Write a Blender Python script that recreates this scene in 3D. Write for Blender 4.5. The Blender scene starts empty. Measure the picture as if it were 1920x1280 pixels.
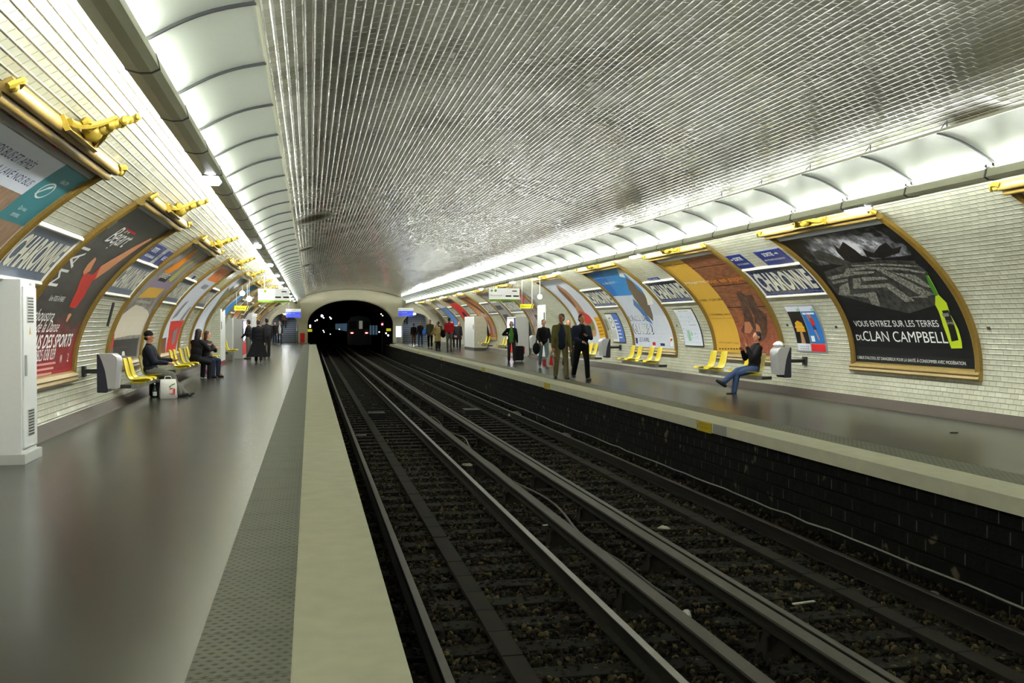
import bpy, bmesh, math, random
from mathutils import Vector, Matrix, Euler
from math import sin, cos, pi, sqrt, atan, atan2, radians
random.seed(7)
SC = bpy.context.scene
COL = SC.collection
# ------------------------------------------------------------------ camera
F_PX = 1850.0
EYE = 1.46
YAW = atan(378 / F_PX)
PITCH = atan(32 * cos(YAW) / F_PX)
cam_data = bpy.data.cameras.new('camera')
cam_data.sensor_width = 36.0
cam_data.lens = F_PX / 1920 * 36.0
cam_data.clip_start = 0.05
cam_data.clip_end = 400
cam = bpy.data.objects.new('camera', cam_data)
COL.objects.link(cam)
cam.location = (0, 0, EYE)
cam.rotation_euler = (pi / 2 - PITCH, 0, -YAW)
SC.camera = cam
# ------------------------------------------------------------------ world and exposure
w = bpy.data.worlds.new('world'); SC.world = w
w.use_nodes = True
w.node_tree.nodes['Background'].inputs[0].default_value = (0.5, 0.55, 0.6, 1)
w.node_tree.nodes['Background'].inputs[1].default_value = 0.0
vs = SC.view_settings
vs.view_transform = 'Standard'
vs.look = 'None'
vs.gamma = 1.0
vs.exposure = 0.0
TUBE_POWER = 215.0          # emission strength of the fluorescent tubes over the wall
TUBE_IN_POWER = 34.0        # tubes between duct and reflector
TUBE_UP_POWER = 16.0       # tubes above the reflector that wash the vault

# ------------------------------------------------------------------ place measures
CX, EA, EB, EZ = 3.23, 6.8, 3.55, 0.74      # vault ellipse
YN, YF = -6.0, 80.0                          # near and far end of the station
L_EDGE, R_EDGE = 0.405, 5.83                 # platform edges
RAIL_Z = -0.90
BED_Z = -1.10
PH0 = math.asin(-EZ / EB)
_N = 2400
_ph = [PH0 + (pi / 2 - PH0) * i / _N for i in range(_N + 1)]
_s = [0.0]
for i in range(_N):
    dx = EA * (cos(_ph[i + 1]) - cos(_ph[i])); dz = EB * (sin(_ph[i + 1]) - sin(_ph[i]))
    _s.append(_s[-1] + math.hypot(dx, dz))
S_TOT = _s[-1]
def ang(v):
    if v <= 0: return PH0 + v / (_s[1]) * (_ph[1] - _ph[0])
    lo, hi = 0, _N
    while hi - lo > 1:
        m = (lo + hi) // 2
        if _s[m] <= v: lo = m
        else: hi = m
    t = (v - _s[lo]) / (_s[hi] - _s[lo])
    return _ph[lo] + t * (_ph[hi] - _ph[lo])
def vault(side, Y, v, off=0.0):
    """point on the vault: side +1 right, -1 left; v metres up the tiles from the foot; off metres inward"""
    p = ang(v)
    x = EA * cos(p); z = EB * sin(p)
    nx = -cos(p) / EA; nz = -sin(p) / EB
    l = math.hypot(nx, nz)
    x += nx / l * off; z += nz / l * off
    return Vector((CX + side * x, Y, EZ + z))

# ------------------------------------------------------------------ material helpers
def nt(name):
    m = bpy.data.materials.new(name); m.use_nodes = True
    t = m.node_tree
    b = t.nodes['Principled BSDF']
    return m, t, b
_simple = {}
def M(name, col, rough=0.5, metal=0.0, noise=0.0, nscale=20, bump=0.0, spec=None, coat=0.0):
    """procedural material: base colour broken up by noise"""
    if name in _simple: return _simple[name]
    m, t, b = nt(name)
    b.inputs['Roughness'].default_value = rough
    b.inputs['Metallic'].default_value = metal
    if spec is not None: b.inputs['Specular IOR Level'].default_value = spec
    if coat: b.inputs['Coat Weight'].default_value = coat
    tc = t.nodes.new('ShaderNodeTexCoord')
    n = t.nodes.new('ShaderNodeTexNoise'); n.inputs['Scale'].default_value = nscale
    n.inputs['Detail'].default_value = 4
    t.links.new(tc.outputs['Object'], n.inputs['Vector'])
    mx = t.nodes.new('ShaderNodeMix'); mx.data_type = 'RGBA'
    k = noise if noise else 0.12
    mx.inputs[6].default_value = (*[c * (1 - k) for c in col], 1)
    mx.inputs[7].default_value = (*[min(1, c * (1 + k)) for c in col], 1)
    t.links.new(n.outputs['Fac'], mx.inputs[0])
    t.links.new(mx.outputs[2], b.inputs['Base Color'])
    if bump:
        bp = t.nodes.new('ShaderNodeBump'); bp.inputs['Strength'].default_value = bump
        bp.inputs['Distance'].default_value = 0.01
        t.links.new(n.outputs['Fac'], bp.inputs['Height']); t.links.new(bp.outputs[0], b.inputs['Normal'])
    _simple[name] = m
    return m
def emis(name, col, strength):
    if name in _simple: return _simple[name]
    m, t, b = nt(name)
    b.inputs['Base Color'].default_value = (*col, 1)
    b.inputs['Emission Color'].default_value = (*col, 1)
    b.inputs['Emission Strength'].default_value = strength
    _simple[name] = m
    return m
def srgb(r, g, b):
    f = lambda c: (c / 255 / 12.92) if c / 255 <= 0.04045 else ((c / 255 + 0.055) / 1.055) ** 2.4
    return (f(r), f(g), f(b))
class NT:
    """tiny node-graph helper"""
    def __init__(s, t): s.t = t
    def math(s, op, a, b=None, c=None):
        n = s.t.nodes.new('ShaderNodeMath'); n.operation = op
        for i, v in enumerate((a, b, c)):
            if v is None: continue
            if isinstance(v, (int, float)): n.inputs[i].default_value = v
            else: s.t.links.new(v, n.inputs[i])
        return n.outputs[0]
    def mix(s, f, a, b, blend='MIX'):
        n = s.t.nodes.new('ShaderNodeMix'); n.data_type = 'RGBA'; n.blend_type = blend
        for i, v in ((0, f), (6, a), (7, b)):
            if isinstance(v, (int, float)): n.inputs[i].default_value = v
            elif isinstance(v, tuple): n.inputs[i].default_value = (*v, 1)
            else: s.t.links.new(v, n.inputs[i])
        return n.outputs[2]
    def noise(s, vec, scale, detail=3, rough=0.5):
        n = s.t.nodes.new('ShaderNodeTexNoise'); n.inputs['Scale'].default_value = scale
        n.inputs['Detail'].default_value = detail; n.inputs['Roughness'].default_value = rough
        if vec is not None: s.t.links.new(vec, n.inputs['Vector'])
        return n.outputs['Fac']
    def xyz(s, vec):
        n = s.t.nodes.new('ShaderNodeSeparateXYZ'); s.t.links.new(vec, n.inputs[0]); return n.outputs
    def comb(s, x, y, z=0.0):
        n = s.t.nodes.new('ShaderNodeCombineXYZ')
        for i, v in enumerate((x, y, z)):
            if isinstance(v, (int, float)): n.inputs[i].default_value = v
            else: s.t.links.new(v, n.inputs[i])
        return n.outputs[0]
    def ramp(s, f, stops):
        n = s.t.nodes.new('ShaderNodeValToRGB')
        e = n.color_ramp.elements
        while len(e) < len(stops): e.new(0.5)
        for el, (p, c) in zip(e, stops): el.position = p; el.color = (*c, 1) if len(c) == 3 else c
        s.t.links.new(f, n.inputs[0]); return n.outputs[0]
    def white(s, vec):
        n = s.t.nodes.new('ShaderNodeTexWhiteNoise'); n.noise_dimensions = '3D'
        s.t.links.new(vec, n.inputs['Vector']); return n.outputs
    def bump(s, h, strength, dist, normal=None):
        n = s.t.nodes.new('ShaderNodeBump'); n.inputs['Strength'].default_value = strength
        n.inputs['Distance'].default_value = dist
        s.t.links.new(h, n.inputs['Height'])
        if normal is not None: s.t.links.new(normal, n.inputs['Normal'])
        return n.outputs[0]
    def sstep(s, x, a, b):
        n = s.t.nodes.new('ShaderNodeMapRange'); n.interpolation_type = 'SMOOTHSTEP'
        n.inputs['From Min'].default_value = a; n.inputs['From Max'].default_value = b
        s.t.links.new(x, n.inputs['Value']); return n.outputs[0]

def tile_material(name, base, dirt, tw=0.163, th=0.08, gloss=0.12, jitter=0.05, dirt_amt=0.5, grout=(0.16, 0.15, 0.12), soot_shade=(), bw=0.013, bd=0.006):
    """bevelled glazed tiles laid in running bond, UV in metres"""
    m, t, b = nt(name); g = NT(t)
    uv = t.nodes.new('ShaderNodeUVMap').outputs[0]
    x = g.xyz(uv)
    r = g.math('DIVIDE', x[1], th); row = g.math('FLOOR', r); fr = g.math('FRACT', r)
    sh = g.math('MULTIPLY', g.math('MODULO', row, 2), 0.5)
    c = g.math('ADD', g.math('DIVIDE', x[0], tw), sh); colm = g.math('FLOOR', c); fc = g.math('FRACT', c)
    dv = g.math('MULTIPLY', g.math('MINIMUM', fr, g.math('SUBTRACT', 1.0, fr)), th)
    du = g.math('MULTIPLY', g.math('MINIMUM', fc, g.math('SUBTRACT', 1.0, fc)), tw)
    d = g.math('MINIMUM', dv, g.math('MULTIPLY', du, 1.6))
    joint = g.sstep(d, 0.0018, 0.0042)             # 0 in the grout
    bevel = g.sstep(d, 0.001, bw)
    rnd = g.white(g.comb(colm, row, 3.0))
    big = g.noise(uv, 0.35, 4, 0.6)
    colr = g.mix(g.math('MULTIPLY', rnd[0], 0.9), base, tuple(c * 0.86 for c in base))
    dm = g.sstep(big, 0.42, 0.72)
    colr = g.mix(g.math('MULTIPLY', dm, dirt_amt), colr, dirt)
    sm = None
    for su, sv, ru, rv in soot_shade:       # sooty stains, plus painted shade where dead upper tubes leave the vault dark
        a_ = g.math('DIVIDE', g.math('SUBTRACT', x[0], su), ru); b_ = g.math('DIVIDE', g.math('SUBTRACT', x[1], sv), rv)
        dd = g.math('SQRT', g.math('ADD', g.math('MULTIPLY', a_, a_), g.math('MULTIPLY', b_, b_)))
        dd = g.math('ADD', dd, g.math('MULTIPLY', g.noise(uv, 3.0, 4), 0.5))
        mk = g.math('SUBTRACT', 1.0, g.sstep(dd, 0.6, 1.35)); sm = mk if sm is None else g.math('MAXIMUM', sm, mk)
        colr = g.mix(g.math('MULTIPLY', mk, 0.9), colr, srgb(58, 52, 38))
    colr = g.mix(joint, grout, colr)
    t.links.new(colr, b.inputs['Base Color'])
    b.inputs['Roughness'].default_value = gloss
    rg = g.math('ADD', g.math('MULTIPLY', g.math('SUBTRACT', 1.0, joint), 0.6), g.math('ADD', gloss, g.math('MULTIPLY', rnd[0], 0.08)))
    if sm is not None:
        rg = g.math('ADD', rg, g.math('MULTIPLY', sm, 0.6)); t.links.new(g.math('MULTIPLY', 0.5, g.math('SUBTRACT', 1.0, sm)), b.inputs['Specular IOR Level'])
    t.links.new(rg, b.inputs['Roughness'])
    # each tile sits at its own slight tilt
    geo = t.nodes.new('ShaderNodeNewGeometry')
    vs1 = t.nodes.new('ShaderNodeVectorMath'); vs1.operation = 'SUBTRACT'
    t.links.new(rnd[1], vs1.inputs[0]); vs1.inputs[1].default_value = (0.5, 0.5, 0.5)
    vs2 = t.nodes.new('ShaderNodeVectorMath'); vs2.operation = 'SCALE'
    t.links.new(vs1.outputs[0], vs2.inputs[0]); vs2.inputs['Scale'].default_value = jitter
    vs3 = t.nodes.new('ShaderNodeVectorMath'); vs3.operation = 'ADD'
    t.links.new(geo.outputs['Normal'], vs3.inputs[0]); t.links.new(vs2.outputs[0], vs3.inputs[1])
    vs4 = t.nodes.new('ShaderNodeVectorMath'); vs4.operation = 'NORMALIZE'
    t.links.new(vs3.outputs[0], vs4.inputs[0])
    t.links.new(g.bump(bevel, 1.0, bd, vs4.outputs[0]), b.inputs['Normal'])
    return m

# ------------------------------------------------------------------ mesh helpers
class MB:
    """collects shapes, then links them as ONE mesh object"""
    def __init__(s): s.v = []; s.f = []; s.mi = []; s.uv = {}
    def quad(s, pts, mi=0):
        n = len(s.v); s.v += [tuple(p) for p in pts]; s.f.append(tuple(range(n, n + len(pts)))); s.mi.append(mi)
    def box(s, lo, hi, mi=0, mat=None):
        x0, y0, z0 = lo; x1, y1, z1 = hi
        P = [Vector(p) for p in ((x0,y0,z0),(x1,y0,z0),(x1,y1,z0),(x0,y1,z0),(x0,y0,z1),(x1,y0,z1),(x1,y1,z1),(x0,y1,z1))]
        if mat: P = [mat @ p for p in P]
        n = len(s.v); s.v += [tuple(p) for p in P]
        for q in ((0,3,2,1),(4,5,6,7),(0,1,5,4),(1,2,6,5),(2,3,7,6),(3,0,4,7)):
            s.f.append(tuple(n + i for i in q)); s.mi.append(mi)
    def loft(s, rings, mi=0, caps=True, closed=True):
        n0 = len(s.v); k = len(rings[0])
        for r in rings: s.v += [tuple(p) for p in r]
        for i in range(len(rings) - 1):
            for j in range(k if closed else k - 1):
                a = n0 + i * k + j; b = n0 + i * k + (j + 1) % k
                s.f.append((a, b, b + k, a + k)); s.mi.append(mi)
        if caps and closed:
            s.f.append(tuple(n0 + j for j in reversed(range(k)))); s.mi.append(mi)
            e = n0 + (len(rings) - 1) * k
            s.f.append(tuple(e + j for j in range(k))); s.mi.append(mi)
    def tube(s, path, r, n=8, mi=0, caps=True):
        path = [Vector(p) for p in path]; rings = []
        rs = r if isinstance(r, (list, tuple)) else [r] * len(path)
        up = None
        for i, p in enumerate(path):
            d = (path[min(i + 1, len(path) - 1)] - path[max(i - 1, 0)]).normalized()
            if up is None: up = Vector((0, 0, 1)) if abs(d.z) < 0.9 else Vector((1, 0, 0))
            a = d.cross(up).normalized(); b = a.cross(d).normalized(); up = b
            rings.append([p + (a * cos(2 * pi * j / n) + b * sin(2 * pi * j / n)) * rs[i] for j in range(n)])
        s.loft(rings, mi, caps)
    def profile(s, prof, y0, y1, mi=0, caps=True):
        """closed (x,z) profile swept along Y"""
        s.loft([[(x, y0, z) for x, z in prof], [(x, y1, z) for x, z in prof]], mi, caps)
    def sphere(s, c, r, n=10, m=7, mi=0, sc=(1, 1, 1)):
        rings = []
        for i in range(m + 1):
            a = -pi / 2 + pi * (i + 0.02) / (m + 0.04)
            rings.append([(c[0] + r * sc[0] * cos(a) * cos(2 * pi * j / n), c[1] + r * sc[1] * cos(a) * sin(2 * pi * j / n), c[2] + r * sc[2] * sin(a)) for j in range(n)])
        s.loft(rings, mi)
    def build(s, name, mats, parent=None, smooth=False, bevel=0.0):
        me = bpy.data.meshes.new(name)
        me.from_pydata(s.v, [], s.f)
        if not isinstance(mats, (list, tuple)): mats = [mats]
        for m in mats: me.materials.append(m)
        me.polygons.foreach_set('material_index', s.mi)
        bm = bmesh.new(); bm.from_mesh(me)
        bmesh.ops.recalc_face_normals(bm, faces=bm.faces)
        if bevel:
            bmesh.ops.remove_doubles(bm, verts=bm.verts, dist=1e-5)
            bmesh.ops.bevel(bm, geom=[e for e in bm.edges if e.calc_face_angle(0) > 0.6], offset=bevel, segments=2, affect='EDGES', clamp_overlap=True)
        bm.to_mesh(me); bm.free()
        if smooth:
            me.polygons.foreach_set('use_smooth', [True] * len(me.polygons))
            try: me.set_sharp_from_angle(angle=radians(40))
            except Exception: pass
        return link(name, me, parent)
def link(name, me, parent=None):
    o = bpy.data.objects.new(name, me); COL.objects.link(o)
    if parent is not None: o.parent = parent
    return o
def tag(o, label=None, cat=None, group=None, kind=None):
    if label: o['label'] = label
    if cat: o['category'] = cat
    if group: o['group'] = group
    if kind: o['kind'] = kind
    return o
def empty(name, loc, label, cat, group=None, rz=0.0):
    o = bpy.data.objects.new(name, None); COL.objects.link(o)
    o.empty_display_size = 0.2
    o.location = loc; o.rotation_euler = (0, 0, rz)
    return tag(o, label, cat, group)
def copy_tree(o, loc=None, rz=None, label=None, group=None, parent=None):
    c = o.copy(); COL.objects.link(c); c.parent = parent
    if loc is not None: c.location = loc
    if rz is not None: c.rotation_euler = (0, 0, rz)
    if label: c['label'] = label
    if group: c['group'] = group
    for ch in list(o.children): copy_tree(ch, parent=c)
    return c
def struct(o):
    o['kind'] = 'structure'; return o
# ================================================================== THE SETTING
M_TILE = tile_material('glazed_white_tile', srgb(192, 193, 172), srgb(148, 143, 116), jitter=0.05, dirt_amt=0.45)
M_TILE_C = tile_material('vault_tile_soot_and_shade', srgb(166, 166, 149), srgb(96, 92, 74), jitter=0.07, gloss=0.12, bw=0.018, bd=0.009, soot_shade=((9.4, 5.15, .85, .5), (21.7, 5.3, .35, .15), (23.0, 12.3, 1.1, .55), (31.6, 12.5, .9, .4), (40.0, 12.5, .8, .3), (9.0, 4.9, .5, .3)), dirt_amt=0.75, grout=(0.2, 0.18, 0.14))  # left vault patches paint in the shade of unlit tubes
def vault_part(name, side_from, v_from, side_to, v_to, mat, n):
    """strip of the elliptical vault; total arc coordinate runs 0 (right foot) .. 2*S_TOT (left foot)"""
    def pt(sv, Y):
        return vault(1, Y, sv) if sv <= S_TOT else vault(-1, Y, 2 * S_TOT - sv)
    ys = [YN + (YF - YN) * i / 43 for i in range(44)]
    sv = [v_from + (v_to - v_from) * i / n for i in range(n + 1)]
    me = bpy.data.meshes.new(name)
    V = [pt(a, y) for y in ys for a in sv]
    Fc = []
    for i in range(len(ys) - 1):
        for j in range(n):
            a = i * (n + 1) + j
            Fc.append((a, a + n + 1, a + n + 2, a + 1))
    me.from_pydata(V, [], Fc)
    uvl = me.uv_layers.new(name='UVMap')
    UV = [(y, a) for y in ys for a in sv]
    for lp in me.loops: uvl.data[lp.index].uv = UV[lp.vertex_index]
    me.materials.append(mat)
    me.polygons.foreach_set('use_smooth', [True] * len(me.polygons))
    me.update()
    # the outer side of the shell: masonry thickness
    o = link(name, me); struct(o)
    return o
V_SPLIT = 4.72
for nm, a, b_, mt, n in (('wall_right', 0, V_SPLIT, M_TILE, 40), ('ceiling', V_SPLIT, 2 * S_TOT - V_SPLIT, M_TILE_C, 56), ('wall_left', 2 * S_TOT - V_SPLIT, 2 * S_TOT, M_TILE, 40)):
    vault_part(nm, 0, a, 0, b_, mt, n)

# ---- platforms
def floor_material():
    m, t, b = nt('worn_asphalt_floor'); g = NT(t)
    tc = t.nodes.new('ShaderNodeTexCoord').outputs['Object']
    n1 = g.noise(tc, 0.9, 2, 0.5); n2 = g.noise(tc, 60, 3)
    x = g.xyz(tc)
    wv = g.noise(g.comb(g.math('MULTIPLY', x[0], 0.5), g.math('MULTIPLY', x[1], 3.0)), 1.2, 1, 0.5)
    c = g.mix(n1, srgb(42, 43, 37), srgb(56, 56, 47))
    c = g.mix(g.math('MULTIPLY', n2, 0.25), c, srgb(60, 60, 52))
    t.links.new(c, b.inputs['Base Color'])
    r = g.math('ADD', 0.24, g.math('MULTIPLY', n1, 0.04))
    t.links.new(r, b.inputs['Roughness'])
    b.inputs['Specular IOR Level'].default_value = 0.33
    return m
M_FLOOR = floor_material()
M_CONC = M('pale_coping_concrete', srgb(226, 224, 202), 0.85, noise=0.14, nscale=5, bump=0.15)
M_DARKCONC = M('soot_black_masonry', (0.02, 0.02, 0.018), 0.8, noise=0.4, spec=.15)
def plat(name, x0, x1):
    mb = MB(); mb.box((x0, YN, -0.16), (x1, YF, 0.0)); return struct(mb.build(name, M_FLOOR))
FL = CX - EA * cos(PH0); FR = CX + EA * cos(PH0)
plat('floor', FL - 0.05, -0.506)
plat('floor', 6.76, FR + 0.05)
def tactile_material():
    m, t, b = nt('tactile_paving'); g = NT(t)
    tc = t.nodes.new('ShaderNodeTexCoord').outputs['Object']; x = g.xyz(tc)
    # staggered lozenge studs
    py, px = 0.05, 0.058
    r = g.math('DIVIDE', x[1], py); row = g.math('FLOOR', r); fr = g.math('SUBTRACT', g.math('FRACT', r), 0.5)
    c = g.math('ADD', g.math('DIVIDE', x[0], px), g.math('MULTIPLY', g.math('MODULO', g.math('ABSOLUTE', row), 2), 0.5))
    fc = g.math('SUBTRACT', g.math('FRACT', c), 0.5)
    d = g.math('ADD', g.math('ABSOLUTE', g.math('MULTIPLY', fr, 2.3)), g.math('ABSOLUTE', g.math('MULTIPLY', fc, 2.6)))
    stud = g.math('SUBTRACT', 1.0, g.sstep(d, 0.45, 0.95))
    jt = g.math('FRACT', g.math('DIVIDE', x[1], 0.6)); jm = g.math('MINIMUM', jt, g.math('SUBTRACT', 1.0, jt))
    joint = g.sstep(jm, 0.005, 0.014)
    n1 = g.noise(tc, 3, 4)
    col = g.mix(n1, srgb(84, 86, 74), srgb(104, 105, 90))
    col = g.mix(g.math('MULTIPLY', stud, 0.75), col, srgb(34, 35, 30))
    col = g.mix(joint, srgb(35, 35, 30), col)
    t.links.new(col, b.inputs['Base Color']); b.inputs['Roughness'].default_value = 0.5
    t.links.new(g.bump(g.math('MULTIPLY', stud, joint), 0.8, 0.006), b.inputs['Normal'])
    return m
M_TACT = tactile_material()
for nm, x0, x1 in (('trim_1', -0.506, -0.085), ('trim_2', 6.335, 6.76)):
    mb = MB(); mb.box((x0, YN, -0.16), (x1, 75.0, 0.006)); struct(mb.build(nm, M_TACT))
    mb = MB(); mb.box((x0, 75.0, -0.16), (x1, YF, 0.0)); struct(mb.build('floor', M_FLOOR))
for nm, x0, x1 in (('trim_3', -0.085, L_EDGE), ('trim_4', R_EDGE, 6.335)):
    mb = MB(); y = YN
    while y < 74.4:
        mb.box((x0, y + 0.001, -0.145), (x1, min(y + 1.999, 74.5), 0.004)); y += 2.0
    struct(mb.build(nm, M_CONC))
# masonry carrying the platforms
def under_material():
    m, t, b = nt('sooty_block_wall'); g = NT(t)
    tc = t.nodes.new('ShaderNodeTexCoord').outputs['Object']; x = g.xyz(tc)
    r = g.math('DIVIDE', x[2], 0.16); row = g.math('FLOOR', r); fr = g.math('FRACT', r)
    c = g.math('ADD', g.math('DIVIDE', x[1], 0.3), g.math('MULTIPLY', g.math('MODULO', g.math('ABSOLUTE', row), 2), 0.5))
    cf = g.math('FLOOR', c); fc = g.math('FRACT', c)
    rnd = g.white(g.comb(cf, row, 1.0))
    vj = g.math('SUBTRACT', 1.0, g.sstep(g.math('ABSOLUTE', g.math('SUBTRACT', fc, 0.5)), 0.012, 0.04))
    inr = g.math('MULTIPLY', g.sstep(fr, 0.12, 0.2), g.math('SUBTRACT', 1.0, g.sstep(fr, 0.8, 0.9)))
    vj = g.math('MAXIMUM', 0.0, g.math('MULTIPLY', g.math('MULTIPLY', vj, inr), g.math('SUBTRACT', g.math('MULTIPLY', rnd[0], 1.5), 0.4)))
    hj = g.math('SUBTRACT', 1.0, g.sstep(g.math('MINIMUM', fr, g.math('SUBTRACT', 1.0, fr)), 0.02, 0.1))
    n = g.noise(tc, 7, 5, 0.65)
    col = g.mix(n, srgb(6, 6, 5), srgb(18, 18, 15))
    sp = g.sstep(g.noise(tc, 3.3, 2), 0.66, 0.72)
    col = g.mix(g.math('MULTIPLY', sp, 0.6), col, srgb(120, 112, 86))
    col = g.mix(g.math('MULTIPLY', hj, 0.9), col, srgb(8, 8, 7))
    col = g.mix(vj, col, srgb(92, 94, 88))
    t.links.new(col, b.inputs['Base Color']); b.inputs['Roughness'].default_value = 0.8; b.inputs['Specular IOR Level'].default_value = 0.15
    t.links.new(g.bump(g.math('SUBTRACT', n, g.math('MULTIPLY', hj, 1.5)), 0.8, 0.02), b.inputs['Normal'])
    return m
M_UNDER = under_material()
mb = MB(); mb.box((-0.6, YN, -1.6), (L_EDGE - 0.12, YF, -0.16)); struct(mb.build('wall_track_left', M_UNDER))
mb = MB(); mb.box((R_EDGE + 0.12, YN, -1.6), (7.4, YF, -0.16)); struct(mb.build('wall_track_right', M_UNDER))
# skirting
M_SKIRT = M('brown_grey_skirting', srgb(62, 52, 44), 0.7, noise=0.25, nscale=3)
for nm, s in (('baseboard_left', -1), ('baseboard_right', 1)):
    mb = MB()
    a = vault(s, 0, 0.15); b_ = vault(s, 0, 0.15, 0.05); d = vault(s, 0, 0.0, 0.13); e = vault(s, 0, 0.03, 0.12)
    prof = [(a.x, a.z), (b_.x, b_.z), (e.x, 0.03), (d.x - 0.02 * s, 0.0), (a.x, 0.0)]
    mb.profile(prof, YN, YF - 0.4); struct(mb.build(nm, M_SKIRT))
# end walls -----------------------------------------------------------
M_PLASTER = M('cream_render', srgb(206, 200, 172), 0.7, noise=0.12, nscale=1.5)
def ring_pts(fn, n): return [fn(i / n) for i in range(n + 1)]
def plate_with_holes(name, outer, holes, y0, y1, mat, mat2=None):
    """wall slab in XZ with openings, extruded y0..y1"""
    bm = bmesh.new()
    def loop(pts, y):
        vs_ = [bm.verts.new((x, y, z)) for x, z in pts]
        return [bm.edges.new((vs_[i], vs_[(i + 1) % len(vs_)])) for i in range(len(vs_))], vs_
    E = []; loops = []
    for pts in [outer] + holes:
        e, v_ = loop(pts, y0); E += e; loops.append(v_)
    bmesh.ops.triangle_fill(bm, use_beauty=True, use_dissolve=False, edges=E)
    # drop triangles lying inside a hole
    def inside(p, poly):
        r = False
        for i in range(len(poly)):
            x1, z1 = poly[i]; x2, z2 = poly[i - 1]
            if (z1 > p[1]) != (z2 > p[1]) and p[0] < (x2 - x1) * (p[1] - z1) / (z2 - z1) + x1: r = not r
        return r
    kill = [f for f in bm.faces if any(inside((f.calc_center_median().x, f.calc_center_median().z), h) for h in holes) or not inside((f.calc_center_median().x, f.calc_center_median().z), outer)]
    bmesh.ops.delete(bm, geom=kill, context='FACES')
    front = list(bm.faces)
    dup = bmesh.ops.duplicate(bm, geom=front)
    vmap = dup['vert_map']
    nv = [g_ for g_ in dup['geom'] if isinstance(g_, bmesh.types.BMVert)]
    for v_ in nv: v_.co.y = y1
    for lp in loops:
        for i in range(len(lp)):
            a, b2 = lp[i], lp[(i + 1) % len(lp)]
            try: bm.faces.new((a, b2, vmap[b2], vmap[a]))
            except Exception: pass
    bmesh.ops.recalc_face_normals(bm, faces=bm.faces)
    me = bpy.data.meshes.new(name); bm.to_mesh(me); bm.free()
    me.materials.append(mat)
    return link(name, me)
def ell(cx, cz, a, b, t0, t1, n): return [(cx + a * cos(t0 + (t1 - t0) * i / n), cz + b * sin(t0 + (t1 - t0) * i / n)) for i in range(n + 1)]
outer = ell(CX, EZ, EA + 0.1, EB + 0.1, PH0 - 0.02, pi - PH0 + 0.02, 60)
outer = [(FR + 0.1, -0.02)] + outer[2:-2] + [(FL - 0.1, -0.02)]
# portal opening down to the track bed, stair openings either side
portal = [(6.55, -1.2), (6.55, 1.5)] + ell(3.17, 1.5, 3.38, 1.93, 0.05, pi - 0.05, 28)[0:] + [(-0.21, 1.5), (-0.21, -1.2)]
stairL = [(-0.95, 0.0), (-0.95, 1.35)] + ell(-2.0, 1.35, 1.05, 1.0, 0.1, pi - 0.1, 12) + [(-3.05, 1.35), (-3.05, 0.0)]
stairR = [(9.6, 0.0), (9.6, 1.35)] + ell(8.45, 1.35, 1.15, 1.05, 0.1, pi - 0.1, 12) + [(7.3, 1.35), (7.3, 0.0)]
outer2 = [(FR + 0.1, -0.02)] + outer[1:-1] + [(FL - 0.1, -0.02), (FL - 0.1, -1.6), (FR + 0.1, -1.6)]
struct(plate_with_holes('wall_far', outer2, [portal, stairL, stairR], YF, YF + 0.5, M_PLASTER))
mb = MB(); mb.quad([(x, YN, z) for x, z in outer2]); struct(mb.build('wall_near', M_PLASTER))
# protruding concrete collar above the portal
M_GREY = M('grey_painted_concrete', srgb(150, 146, 124), 0.7, noise=0.1, nscale=2)
co = [(7.25, 2.1), (7.25, 3.33)] + ell(CX, EZ, EA - 0.02, EB - 0.02, 0.94, pi - 0.94, 24) + [(-0.75, 3.33), (-0.75, 1.75)]
co_in = ell(3.17, 1.5, 3.44, 1.99, 0.2, pi - 0.12, 24)
struct(plate_with_holes('trim_5', co + [(-0.3, 1.75)] + list(reversed(co_in)) + [(6.6, 2.1)], [], YF - 0.35, YF - 0.01, M_PLASTER))
# running tunnel beyond the portal
mb = MB()
prof = [(7.0, -1.6), (7.0, 1.4)] + ell(3.17, 1.5, 3.8, 2.3, 0, pi, 20) + [(-0.6, 1.4), (-0.6, -1.6)]
def bend(y): return -0.0016 * max(0, y - 155) ** 2
ys = [YF + 0.5 + i * 4 for i in range(22)]
mb.loft([[(x + bend(y), y, z) for x, z in prof] for y in ys], caps=False, closed=False)
mb.quad([(x + bend(ys[-1]), ys[-1], z) for x, z in prof])
struct(mb.build('wall_tunnel', M_DARKCONC))
# ================================================================== TRACK BED
def ballast_material():
    m, t, b = nt('brown_black_ballast'); g = NT(t)
    tc = t.nodes.new('ShaderNodeTexCoord').outputs['Object']
    v = t.nodes.new('ShaderNodeTexVoronoi'); v.inputs['Scale'].default_value = 17
    t.links.new(tc, v.inputs['Vector'])
    n = g.noise(tc, 1.2, 4)
    c = g.mix(g.xyz(v.outputs['Color'])[0], srgb(15, 14, 11), srgb(36, 32, 24))
    c = g.mix(g.math('MULTIPLY', g.sstep(v.outputs['Distance'], 0.25, 0.6), 0.8), c, srgb(12, 11, 9))
    c = g.mix(g.math('MULTIPLY', n, 0.5), c, srgb(20, 19, 16))
    t.links.new(c, b.inputs['Base Color']); b.inputs['Roughness'].default_value = 0.85; b.inputs['Specular IOR Level'].default_value = 0.15
    t.links.new(g.bump(v.outputs['Distance'], 1.0, -0.05), b.inputs['Normal'])
    return m
M_BALL = ballast_material()
mb = MB(); mb.box((L_EDGE - 0.12, YN, -1.6), (R_EDGE + 0.12, YF + 60, BED_Z)); o = mb.build('floor', M_BALL); struct(o)
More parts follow.
